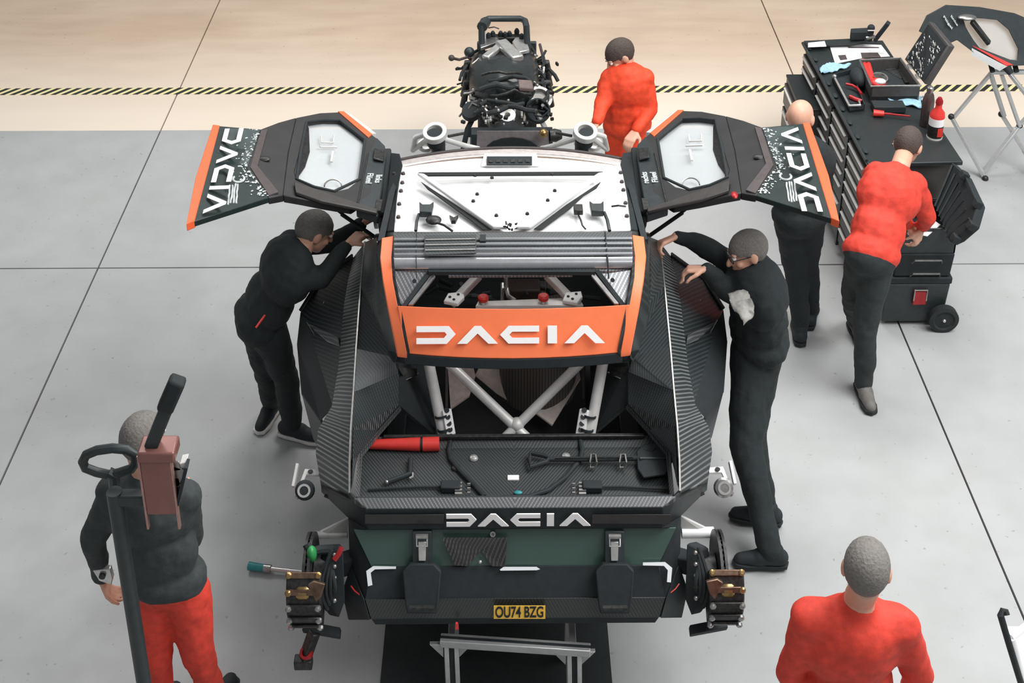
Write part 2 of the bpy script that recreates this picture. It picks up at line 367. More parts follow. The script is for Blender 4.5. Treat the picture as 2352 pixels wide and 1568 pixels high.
MB().tube([at(1390, 533, 1.838), at(1396, 600, 1.825), at(1398, 640, 1.76)], .004, 5).build('panel_line', m_dblack, car)
m_cheek = carbon('carbon_cheek', '808184', 'c3c4c5', .016, .28, .4, .3)
for s in SD:      # cheeks beside the opening
    MB().prism([S(904, 622, 1.765, s), S(985, 622, 1.765, s), S(925, 702, 1.66, s), S(914, 690, 1.67, s)], (0, 0, -.02)).build('roof_cheek', m_cheek, car)
    MB().prism([S(982, 621, 1.775, s), S(994, 621, 1.775, s), S(934, 702, 1.67, s), S(922, 702, 1.67, s)], (0, 0, -.02)).build('opening_frame', m_dblack, car)
    MB().prism([S(994, 627, 1.765, s), S(1000, 634, 1.765, s), S(948, 699, 1.68, s), S(938, 699, 1.68, s)], (0, 0, -.01)).build('opening_flange', m_steel, car)
    MB().prism([S(896, 600, 1.74, s), S(906, 600, 1.76, s), S(908, 650, 1.72, s), S(922, 700, 1.64, s), S(908, 698, 1.62, s), S(897, 650, 1.68, s)], (0, 0, -.03)).build('side_gap', m_dblack, car)
    p = S(952, 645, 1.76, s); MB().cyl(p, p+Vector((0, -.01, .006)), .01).build('rivet', m_dblack, car)
MB().prism([at(984, 619, 1.78), at(1367, 619, 1.78), at(1367, 624, 1.78), at(984, 624, 1.78)], (0, 0, -.02)).build('opening_frame', m_dblack, car)
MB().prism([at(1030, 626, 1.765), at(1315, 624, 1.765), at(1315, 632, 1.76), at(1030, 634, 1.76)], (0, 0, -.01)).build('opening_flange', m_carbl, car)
# engine bay under the opening
MB().box((XC, 5.98, 1.25), (1.2, .9, .04)).build('bay_floor', m_dblack, car)
for s in SD:
    a = S(1100, 632, 1.6, s); b = S(1035, 700, 1.5, s); MB().bar(a, b, .045, .03).build('bay_strut', m_lwhite, car, .006)
    m = MB(); p = S(1043, 690, 1.53, s); m.prism([p+Vector((a_, b_, 0)) for a_, b_ in ((-.05, -.03), (-.03, .035), (.045, .045), (.05, 0), (.02, -.05))], (0, 0, .02)); ob = m.build('strut_plate', m_white, car, .004)
    for dx, dy in ((-.02, 0), (.02, .02), (0, -.02)): MB().cyl(p+Vector((dx, dy, .019)), p+Vector((dx, dy, .024)), .007, seg=8).build('bolt', m_dblack, ob)
MB().tube([at(1162, 635, 1.6), at(1162, 660, 1.5), at(1168, 680, 1.48), at(1183, 690, 1.47)], .012, 8).build('coolant_pipe', m_steell, car)
MB().tube([at(1154, 650, 1.5), at(1153, 690, 1.45)], .009, 8).build('coolant_pipe', m_steell, car)
MB().prism([at(1098, 699, 1.5), at(1330, 690, 1.5), at(1340, 708, 1.5), at(1092, 710, 1.5)], (0, 0, .02)).build('bay_bracket', m_lwhite, car, .003)
for x, y in ((1110, 692), (1248, 690)):
    p = at(x, y, 1.53); ob = MB().lathe(p-Vector((0, 0, .05)), (0, 0, 1), [(.018, 0), (.018, .04), (.022, .045), (.02, .06)]).build('filler_neck', m_steell, car)
    MB().lathe(p+Vector((0, 0, .005)), (0, 0, 1), [(.02, 0), (.026, .005), (.026, .022), (.018, .028)]).build('filler_cap', m_red, ob)
for k in range(16):
    a = at(random.uniform(960, 1390), random.uniform(640, 690), 1.36); MB().tube([a, a+Vector((random.uniform(-.12, .12), random.uniform(-.05, .05), random.uniform(-.03, .05)))], .012, 7).build('bay_hose', m_black, car)
MB().box(at(1200, 668, 1.38), (.18, .1, .08)).build('bay_pump', M('rusty_brown', '3a2c28', .6), car, .01)
# orange frame
for s in SD:
    o = [S(877, 546, 1.80, s), S(873, 590, 1.79, s), S(879, 640, 1.75, s), S(890, 700, 1.68, s), S(912, 808, 1.50, s)]
    i = [S(904, 541, 1.815, s), S(899, 590, 1.80, s), S(902, 640, 1.765, s), S(914, 703, 1.685, s), S(935, 811, 1.50, s)]
    MB().grid([o, i], (0, 0, -.03)).build('roof_rail', m_orange, car, .003)
    MB().grid([i, [p+Vector((.012*s*-1, 0, .012)) for p in i]], (0, 0, -.02)).build('rail_edge', m_carbd, car)
tl = at(913, 702, 1.69); bl = at(931, 811, 1.495); tc = at(1178, 709, 1.69); bc = at(1178, 823, 1.495)
def mx(p): return Vector((2*XC-p.x, p.y, p.z))
n = 9; rt = []; rb = []
for k in range(n):
    u = -1+2*k/(n-1)
    rt.append(Vector((XC-(tl.x-XC)*u, tl.y+(tc.y-tl.y)*(1-u*u), 1.69))); rb.append(Vector((XC-(bl.x-XC)*u, bl.y+(bc.y-bl.y)*(1-u*u), 1.495)))
wing = MB().grid([rt, rb], (0, .02, -.02)).build('rear_wing', m_orange, car, .003)
ey = (tc-bc).normalized(); wordmark((tc+bc)/2+ey*-.005+Vector((-.01, -.004, .004)), (1, 0, 0), ey, .080, .865, m_letter, wing)
MB().grid([[p+Vector((0, .0, -.005)) for p in rb], [p+Vector((0, -.01, -.055)) for p in rb]], (0, .03, 0)).build('wing_lip', m_dblack, car, .004)
for s in SD:    # wing end plates outside the rail
    MB().prism([S(877, 548, 1.78, s), S(873, 592, 1.77, s), S(879, 642, 1.73, s), S(890, 702, 1.66, s), S(912, 812, 1.47, s), S(905, 822, 1.42, s), S(893, 806, 1.42, s), S(868, 716, 1.56, s), S(860, 640, 1.62, s), S(862, 560, 1.70, s)], (0, 0, -.03)).build('wing_end_plate', m_carbd, car)
    MB().prism([S(890, 806, 1.42, s), S(905, 824, 1.42, s), S(930, 830, 1.42, s), S(930, 820, 1.46, s), S(912, 812, 1.47, s)], (0, .02, -.03)).build('wing_corner', m_black, car)
# fenders
OO = [(812, 590, 1.32), (800, 640, 1.29), (790, 700, 1.26), (776, 850, 1.18), (762, 932, 1.13), (731, 985, 1.09), (725, 1040, 1.06), (737, 1112, 1.03)]
CC = [(838, 556, 1.46), (833, 600, 1.44), (828, 660, 1.41), (818, 800, 1.34), (812, 900, 1.29), (806, 985, 1.25), (803, 1060, 1.21), (803, 1133, 1.16)]
II = [(866, 545, 1.62), (862, 600, 1.60), (868, 700, 1.54), (905, 820, 1.36), (916, 855, 1.24), (916, 930, 1.14), (868, 985, 1.12), (822, 1040, 1.10)]
for s in SD:
    MB().grid([[S(*p, s) for p in OO], [S(*p, s) for p in CC]], (0, 0, -.012)).build('rear_fender', m_carb, car, .003, 20)
    MB().grid([[S(*p, s)+Vector((0, 0, .0)) for p in CC], [S(*p, s) for p in II]], (0, 0, -.012)).build('fender_inner_face', m_carbd, car, 0, 25)
    MB().tube([S(*p, s)+Vector((0, 0, .002)) for p in CC], .0055, 6).build('fender_crease', m_steel, car)
    # inner lit wedge beside the bed and its flange
    MB().prism([S(912, 932, 1.145, s), S(822, 1038, 1.105, s), S(808, 1125, 1.17, s), S(812, 985, 1.24, s)], (0, 0, .004)).build('fender_wedge', m_carb, car)
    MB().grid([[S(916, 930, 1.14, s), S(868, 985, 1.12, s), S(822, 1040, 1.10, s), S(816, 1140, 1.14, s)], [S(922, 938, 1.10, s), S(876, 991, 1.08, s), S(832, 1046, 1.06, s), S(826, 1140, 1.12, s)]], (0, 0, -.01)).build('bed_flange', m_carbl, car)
    MB().grid([[S(917, 935, 1.12, s), S(869, 990, 1.10, s), S(824, 1043, 1.08, s), S(820, 1138, 1.12, s)], [S(917, 935, .98, s), S(869, 990, .98, s), S(824, 1043, .98, s), S(820, 1138, .98, s)]], (.01*-s, 0, 0)).build('bed_wall', m_dblack, car)
    # arch panel
    a, b, c, d, e, f_, g_, h_, i_, j_ = [S(*p, s) for p in ((810, 590, 1.315), (735, 645, 1.17), (690, 718, 1.03), (705, 743, 1.03), (783, 788, 1.205), (682, 790, .92), (692, 900, .86), (735, 962, .88), (764, 931, 1.13), (791, 700, 1.255))]
    MB().prism([a, b, c, d, e, j_], (0, 0, -.015)).build('arch_panel', m_carbd, car)
    MB().prism([d, e, S(778, 850, 1.175, s), i_], (0, 0, -.015)).build('arch_panel', m_carbd, car)
    MB().prism([d, i_, h_, g_, f_], (0, 0, -.015)).build('arch_panel', m_dblack, car)
    MB().prism([c, d, f_], (0, 0, -.015)).build('arch_panel', m_black, car)
    MB().prism([d, S(776, 776, 1.21, s), S(780, 796, 1.20, s), S(752, 785, 1.15, s)], (0, 0, .006)).build('arch_facet', m_carbl, car)
    MB().bar(a+Vector((0, 0, .01)), b+Vector((0, 0, .01)), .028, .012).build('arch_edge', m_iron, car, .004); MB().bar(b+Vector((0, 0, .01)), c+Vector((0, 0, .01)), .024, .012).build('arch_edge', m_iron, car, .004)
    MB().tube([d+Vector((0, 0, .008)), S(740, 800, 1.08, s)+Vector((0, 0, .008)), S(757, 868, 1.11, s)+Vector((0, 0, .008))], .003, 6).build('arch_line', m_steel, car)
    lo = [Vector((XC+(p.x-XC)*.96, p.y, .55)) for p in (a, b, c, f_, g_, h_)]
    MB().grid([[a, b, c, f_, g_, h_], lo], (.012*-s, 0, 0)).build('side_skirt', m_black, car)
    MB().grid([[S(*p, s)+Vector((0, 0, -.01)) for p in OO[4:]], [S(*p[:2], .9, s) for p in OO[4:]]], (.012*-s, 0, 0)).build('rear_corner_panel', m_black, car)
    q = [S(748, 655, 1.17, s), S(752, 680, 1.16, s), S(745, 695, 1.15, s)]
    m = MB(); [m.ell(p, .008) for p in q]; m.build('arch_fixings', m_steel, car)
    # dark scuttle between arch and wing
    MB().prism([S(1000, 840, 1.0, s), S(916, 835, 1.28, s), S(916, 930, 1.1, s), S(1000, 1000, .98, s)], (0, 0, -.02)).build('well_side', m_dblack, car)
    MB().prism([S(915, 845, 1.27, s), S(958, 848, 1.2, s), S(958, 862, 1.2, s), S(930, 872, 1.2, s)], (0, 0, .004)).build('well_gusset', m_iron, car)
    MB().tube([S(932, 872, 1.2, s), S(962, 857, 1.2, s)], .004, 6).build('well_edge', m_steel, car)
# load bed
bedp = [at(862, 1005, 1.0), at(822, 1040, 1.0), at(820, 1140, 1.0)]
MB().prism(bedp+[mx(p) for p in reversed(bedp)], (0, 0, -.02)).build('load_bed', m_bed, car)
MB().prism([at(862, 1003, 1.03), mx(at(862, 1003, 1.03)), mx(at(850, 1030, 1.0)), at(850, 1030, 1.0)], (0, 0, -.02)).build('bed_step', m_carbl, car).data.materials[0] = m_bed
MB().bar(at(880, 1004, 1.04), mx(at(880, 1004, 1.04)), .02, .02).build('bed_front_edge', m_iron, car, .004)
lipt = [at(812, 1143, 1.15), mx(at(812, 1143, 1.15))]; lipb = [at(842, 1168, 1.13), mx(at(842, 1168, 1.13))]
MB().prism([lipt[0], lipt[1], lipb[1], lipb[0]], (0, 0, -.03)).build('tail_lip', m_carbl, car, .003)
MB().prism([at(820, 1140, 1.14), mx(at(820, 1140, 1.14)), mx(at(820, 1140, .98)), at(820, 1140, .98)], (0, -.01, 0)).build('bed_rear_wall', m_dblack, car)
band = MB().prism([at(842, 1168, 1.13), mx(at(842, 1168, 1.13)), mx(at(846, 1216, 1.02)), at(846, 1216, 1.02)], (0, .02, -.01)).build('tail_band', m_dblack, car, .003)
bt = at(1188, 1170, 1.13); bb = at(1188, 1216, 1.02); ey = (bt-bb).normalized()
for u0, u1 in ((838, 1020), (1360, 1540)):
    MB().prism([at(u0, 1181, 1.105), at(u1, 1181, 1.105), at(u1, 1203, 1.055), at(u0, 1203, 1.055)], (0, -.004, .004)).build('tail_lamp', M('tail_lamp_brown', '2c2828', .35), car, .002)
wordmark(at(1191, 1192, 1.08)+Vector((0, -.006, .006)), (1, 0, 0), ey, .066, .625, m_letter, band, .006)
for s in SD:
    MB().prism([S(737, 1112, 1.03, s), S(803, 1133, 1.16, s), S(842, 1168, 1.13, s), S(846, 1216, 1.02, s), S(800, 1190, .98, s), S(738, 1130, .97, s)], (0, .03, -.02)).build('tail_corner', m_black, car, .003)
    MB().prism([S(745, 1118, 1.05, s), S(790, 1140, 1.12, s), S(800, 1150, 1.11, s), S(750, 1130, 1.04, s)], (0, -.004, .006)).build('corner_trim', m_iron, car)
    MB().prism([S(800, 1190, .98, s), S(846, 1216, 1.02, s), S(812, 1214, .99, s), S(852, 1302, .86, s), S(838, 1376, .75, s), S(852, 1422, .66, s), S(806, 1388, .64, s), S(803, 1290, .76, s)], (0, .05, -.02)).build('tail_side', m_dblack, car)
    MB().prism([S(806, 1300, .8, s), S(836, 1378, .76, s), S(850, 1424, .66, s), S(800, 1424, .62, s), S(785, 1360, .68, s)], (0, .04, -.02)).build('bumper_corner', m_black, car, .004)
    MB().tube([S(745, 1138, .98, s), S(775, 1152, .96, s), S(796, 1180, .92, s)], .006, 6).build('corner_hose', m_black, car)
    MB().tube([S(806, 1345, .77, s), S(815, 1357, .76, s), S(828, 1367, .75, s)], .003, 5).build('red_wire', m_red, car)
# green panel, light bar, valance
def bandq(l1, l2, name, mat, vec=(0, .02, -.01), bev=.002): a, b = at(*l1), at(*l2); return MB().prism([a, mx(a), mx(b), b], vec).build(name, mat, car, bev)
bandq((812, 1216, 1.0), (853, 1302, .86), 'tail_panel', m_green)
bandq((853, 1302, .865), (838, 1376, .75), 'light_bar', m_dblack)
bandq((838, 1376, .755), (852, 1422, .66), 'bumper', carbon('carbon_bumper', '2c3131', '454343', .012, zf=1.0))
bandq((852, 1420, .665), (862, 1434, .62), 'bumper_lip', m_dblack)
MB().prism([at(1015, 1234, .99), at(1165, 1234, .99), at(1160, 1300, .875), at(1130, 1300, .875), at(1105, 1262, .93), at(1075, 1300, .875), at(1045, 1298, .878)], (0, -.004, .004)).build('carbon_patch', carbon('carbon_brown', '302e2e', '66605e', .014, zf=1.0), car)
p = at(1132, 1222, 1.0); MB().ring(p+Vector((0, -.01, 0)), (0, -1, .6), .012, .007, .006, 12).build('tail_eyelet', m_steel, car)
p = at(1103, 1290, .9); MB().ell(p, .008).build('patch_screw', m_steell, car)
LED = [[(846, 1345), (856, 1342), (852, 1314), (862, 1306), (910, 1305), (910, 1300), (858, 1299), (842, 1310)],
       [(1148, 1307), (1156, 1301), (1232, 1301), (1240, 1306), (1232, 1308), (1150, 1309)],
       [(1540, 1336), (1531, 1335), (1533, 1308), (1524, 1298), (1476, 1297), (1476, 1291), (1527, 1290), (1543, 1303)]]
for pl in LED:
    m = MB(); m.prism([at(x, y, .87-(y-1298)*.00152)+Vector((0, -.006, .006)) for x, y in pl], (0, -.006, .004)); m.build('rear_light', m_led, car)
for s, cx in ((-1, 970), (1, 1411)):
    z1 = 1.0
    MB().prism([at(cx-22, 1216, 1.005), at(cx+22, 1216, 1.005), at(cx+22, 1300, .875), at(cx-22, 1300, .875)], (0, -.02, .01)).build('latch_mount', m_black, car, .003)
    lt = MB(); lt.prism([at(cx-9, 1243, .98), at(cx+9, 1243, .98), at(cx+8, 1287, .91), at(cx-8, 1287, .91)], (0, -.012, .01)); lt = lt.build('latch', m_steell, car, .002)
    fr = [at(cx-12, 1220, 1.02), at(cx+12, 1220, 1.02), at(cx+12, 1246, .99), at(cx-12, 1246, .99)]
    MB().tube([p+Vector((0, -.03, .01)) for p in fr], .004, 6, closed=True).build('latch_loop', m_steell, lt)
    MB().bar(at(cx-14, 1219, 1.03)+Vector((0, -.03, 0)), at(cx+14, 1219, 1.03)+Vector((0, -.03, 0)), .014, .014).build('latch_hook', m_steel, lt)
    hz = MB(); hz.prism([at(cx-28, 1288, .9), at(cx+28, 1288, .9), at(cx+44, 1306, .88), at(cx+38, 1380, .76), at(cx+34, 1402, .72), at(cx-34, 1402, .72), at(cx-38, 1380, .76), at(cx-44, 1306, .88)], (0, -.035, .02)); hb = hz.build('light_housing', m_dblack, car, .006)
    MB().bar(at(cx-28, 1378, .79)+Vector((0, -.04, 0)), at(cx+28, 1378, .79)+Vector((0, -.04, 0)), .016, .012).build('housing_grille', m_iron, hb)
# plate
pa, pb = at(1134, 1386, .735), at(1252, 1386, .735); pc, pd = at(1252, 1416, .672), at(1134, 1416, .672)
pl_ = MB().prism([p+Vector((0, -.018, .01)) for p in (pa, pb, pc, pd)], (0, -.005, .003)).build('number_plate', m_yellow, car, .001)
c_ = (pa+pb+pc+pd)/4+Vector((0, -.024, .0135)); put_text('plate_text', 'OU74 BZG', .074, c_, (1, 0, 0), (pa-pd), m_dblack, pl_, .001, .60)
MB().prism([at(1047, 1415, .68)+Vector((0, -.03, 0)), at(1052, 1415, .68)+Vector((0, -.03, 0)), at(1054, 1428, .65)+Vector((0, -.03, 0)), at(1046, 1428, .65)+Vector((0, -.03, 0))], (0, -.01, 0)).build('tow_strap', m_red, car)
# cage tubes over the well
def tb(a, b, r, nm='cage_tube', mat=m_lwhite): return MB().tube([a, b], r, 14).build(nm, mat, car)
# each tube rises from the bed edge up and forward under the wing
def low(x): return at(x, 1003, .97)
up_ = lambda x, y, z: at(x, y, z)
for (x0, y0, z0), (x1, y1, z1), r in (((1018, 996, .99), (982, 820, 1.30), .027), ((1355, 996, .99), (1388, 815, 1.30), .027),
                                     ((1205, 1000, .99), (1010, 815, 1.30), .024), ((1165, 1000, .99), (1355, 812, 1.30), .024)):
    a = at(x0, y0, z0); b = at(x1, y1, z1); tb(a-(b-a)*.02, b+(b-a)*.12, r)
MB().ell(at(1187, 975, 1.03), .036).build('tube_node', m_lwhite, car)
for x, dx in ((1031, 1), (1337, -1)):
    a = at(x-6*dx, 940, 1.10); b = at(x+4*dx, 998, 1.0); pl = MB().bar(a, b, .045, .03).build('tube_bracket', m_white, car, .004)
    for t in (.12, .38, .64, .88):
        p = a.lerp(b, t)+Vector((0, -.004, .016)); MB().cyl(p, p+Vector((0, -.003, .004)), .013, seg=10).build('hole', m_dblack, pl)
    for yy in (957, 988):
        q = at(x-dx*(17 if yy < 970 else 11), yy, 1.07 if yy < 970 else 1.02)
        MB().ring(q, (dx*-.2, .4, 1), .032, .026, .01, 14).build('cable_tie', m_dblack, pl)
    MB().tube([at(x+5*dx, 1000, 1.01), at(x+4*dx, 1012, 1.02), at(x, 1035, 1.012), at(x+4*dx, 1055, 1.012)] + ([at(1060, 1085, 1.012), at(1090, 1115, 1.012), at(1112, 1140, 1.01)] if dx > 0 else [at(1300, 1095, 1.012), at(1260, 1125, 1.012), at(1215, 1140, 1.012), at(1150, 1143, 1.012)]), .011, 8).build('bed_hose', m_dblack, car)
# drum and cloth seen through the well
MB().prism([at(1000, 835, .7), at(1345, 835, .7), at(1345, 1003, .7), at(1000, 1003, .7)], (0, 0, -.02)).build('well_floor', M('well_dark', '2b2c2c', .7), car)
kd = NT('ribbed_drum'); v = kd.coord(); sp = kd.n('ShaderNodeSeparateXYZ'); kd.l(v, sp.inputs[0])
kd.l(kd.mix(kd.ramp(kd.math('SINE', kd.math('MULTIPLY', sp.outputs[0], 420)), -1, 1), lin('4c4743'), lin('6f6761')), kd.b.inputs['Base Color']); kd.b.inputs['Roughness'].default_value = .5
c0 = at(1238, 905, .95); MB().lathe((c0.x, c0.y+.2, .8), (0, 0, 1), [(.17, 0), (.195, .02), (.2, .05), (.2, .55)], 36).build('tank_drum', kd.m, car)
MB().prism([at(1105, 833, .97), at(1146, 833, .97), at(1155, 868, .93), at(1190, 908, .88), at(1216, 930, .86), at(1200, 937, .84), at(1140, 900, .86), at(1092, 860, .9)], (0, 0, -.01)).build('heat_cloth', m_beigef, car)
MB().prism([at(1028, 833, .97), at(1085, 833, .95), at(1092, 862, .9), at(1078, 908, .88), at(1035, 938, .84)], (0, 0, -.01)).build('heat_cloth', M('pinkish_cloth', 'cdbab3', .8, bump=.3), car)
MB().prism([at(1230, 947, .85), at(1245, 929, .86), at(1290, 915, .88), at(1325, 860, .93), at(1330, 852, .94), at(1333, 868, .93), at(1268, 975, .82)], (0, 0, -.01)).build('heat_cloth', m_beigef, car)
MB().bar(at(1026, 836, 1.0), at(1026, 935, .85), .012, .02).build('well_post', m_seam, car); MB().bar(at(1338, 836, 1.0), at(1340, 915, .88), .012, .02).build('well_post', m_seam, car)
# bed fittings
for x, y in ((1088, 1052), (1047, 1075), (1300, 1048)):
    p = at(x, y, 1.003); MB().lathe(p, (0, 0, 1), [(.022, 0), (.018, .008), (.008, .012)], 12).build('bed_fixing', m_steell if x != 1047 else m_iron, car)
p = at(1179, 1097, 1.004); MB().box(p, (.052, .03, .006)).build('bed_label', m_paper, car)
p = at(1190, 1131, 1.01); MB().ell(p, (.02, .012, .008)).build('bed_clip', m_teal, car)
for cx, sgn in ((1055, 1), (1340, -1)):
    q = at(cx-20*sgn, 1125, 1.0); ob = MB().box(q+Vector((0, 0, .02)), (.09, .05, .035)).build('buckle', m_dblack, car, .006)
    for k in range(4):
        p = at(cx-2, 1110+k*8, 1.02); MB().box(p, (.032, .010, .012)).build('buckle_tooth', m_steell, ob)
    for k in range(3):
        p = at(cx+22*sgn, 1112+k*10, 1.015); MB().box(p, (.014, .006, .012)).build('buckle_pin', m_steell, ob)
    MB().tube([at(cx-30*sgn, 1118, 1.012), at(cx-90*sgn, 1118, 1.012), at(cx-(210 if sgn > 0 else 200)*sgn, 1124, 1.01)], .006, 6).build('strap_lead', m_dblack, car)
# cabin shell, hinges, pillars
m = MB(); lo = .58
cab = [(-.60, 5.25), (-.60, 6.55), (-.35, 6.72), (.35, 6.72), (.60, 6.55), (.60, 5.25)]
m.prism([(XC+x*1.25, y, lo) for x, y in cab], (0, 0, .06)); m.build('cabin_floor', m_dblack, car)
for s in SD:
    MB().grid([[Vector((XC+s*.66, 5.62, 1.76)), Vector((XC+s*.64, 6.1, 1.74)), Vector((XC+s*.62, 6.40, 1.66))], [Vector((XC+s*.74, 5.5, .6)), Vector((XC+s*.78, 6.1, .6)), Vector((XC+s*.74, 7.0, .6))]], (-s*.03, 0, 0)).build('cabin_side', m_dblack, car)
    # hinge pillar
    MB().prism([S(918, 352, 1.70, s), S(925, 380, 1.70, s), S(914, 430, 1.75, s), S(905, 528, 1.79, s), S(888, 532, 1.74, s), S(880, 500, 1.70, s), S(892, 420, 1.68, s), S(898, 350, 1.64, s)], (0, 0, -.05)).build('roof_side_rail', m_dblack, car, .005)
    MB().prism([S(878, 535, 1.70, s), S(905, 533, 1.80, s), S(905, 540, 1.80, s), S(877, 546, 1.70, s)], (0, 0, -.03)).build('pillar_joint', m_steel, car)
    MB().tube([S(876, 500, 1.62, s), S(880, 540, 1.55, s), S(866, 545, 1.5, s)], .02, 8).build('cage_pillar', m_iron, car)
# front frame with strut towers
crm = MB(); a = at(1096, 303, 1.05); b = at(1260, 303, 1.05)
arch = [at(1096, 300, 1.10), at(1260, 300, 1.10), at(1262, 345, .98), at(1250, 345, .98)]
for k in range(9):
    t = PI*k/8; arch.append(at(1176+62*math.cos(t), 345-30*math.sin(t), .98+.08*math.sin(t)))
arch += [at(1100, 345, .98), at(1094, 345, .98)]
crm.prism(arch, (0, .03, -.02)); crm.build('front_crossmember', M('frame_grey', '6a6463', .5, .2), car, .003)
MB().box(at(1176, 318, .9), (.55, .1, .12)).build('radiator_cowl', m_dblack, car)
p = at(1248, 306, 1.12); MB().ell(p, .03).build('crossmember_bolt', m_gold, car); MB().lathe(at(1262, 312, 1.06), (1, .2, 0), [(.04, 0), (.045, .04), (.03, .08)]).build('frame_coupling', m_iron, car)
for s in SD:
    c0 = S(1000, 311, 1.2, s)
    st = MB().ring(c0, (s*.1, -.35, 1), .078, .05, .045).build('strut_tower', m_lwhite, car, .004)
    MB().lathe(c0-Vector((0, 0, .06)), (s*.1, -.35, 1), [(.052, 0), (.052, .09)], 20).build('strut_well', m_dblack, st)
    for (x0, y0, z0), (x1, y1, z1) in (((985, 318, 1.18), (948, 345, 1.0)), ((948, 345, 1.0), (955, 315, 1.15)), ((955, 315, 1.15), (985, 306, 1.2)), ((1015, 318, 1.17), (1070, 335, 1.05)), ((1070, 335, 1.05), (1100, 342, 1.0)), ((1000, 322, 1.18), (1005, 350, .95)), ((1020, 330, 1.1), (985, 352, .95))):
        MB().tube([S(x0, y0, z0, s), S(x1, y1, z1, s)], .017, 10).build('frame_tube', m_lwhite, st)
    p = S(978, 337, 1.05, s); MB().ring(p, (0, -.3, 1), .05, .03, .03, 16).build('frame_eye', m_lwhite, st)
    MB().tube([S(1030, 313, 1.16, s), S(1065, 306, 1.14, s)], .01, 8).build('brake_line', m_iron, st)
    MB().bar((XC+s*.42, 6.6, .75), (XC+s*.42, 7.7, .9), .08, .1).build('chassis_rail', m_iron, car, .008)
    MB().cyl((XC+s*.46, 7.62, .7), (XC+s*.46, 7.62, 1.16), .045).build('front_damper', m_iron, car)
    MB().bar((XC+s*.5, 7.6, .72), (XC+s*.86, 7.6, .68), .09, .05).build('front_wishbone', m_iron, car, .008)
    MB().lathe((XC+s*.86, 7.6, .7), (s, 0, 0), [(.16, 0), (.16, .02), (.06, .03), (.06, .09)], 28).build('front_hub', m_iron, car)
    MB().bar((XC+s*.6, 4.75, .66), (XC+s*.6, 6.9, .6), .1, .1).build('sill_rail', m_black, car, .008)
MB().bar((XC-.6, 4.75, .66), (XC+.6, 4.75, .66), .1, .1).build('rear_rail', m_black, car, .008)
MB().box((XC, 4.86, .80), (1.2, .5, .28)).build('rear_chassis', m_dblack, car, .01)
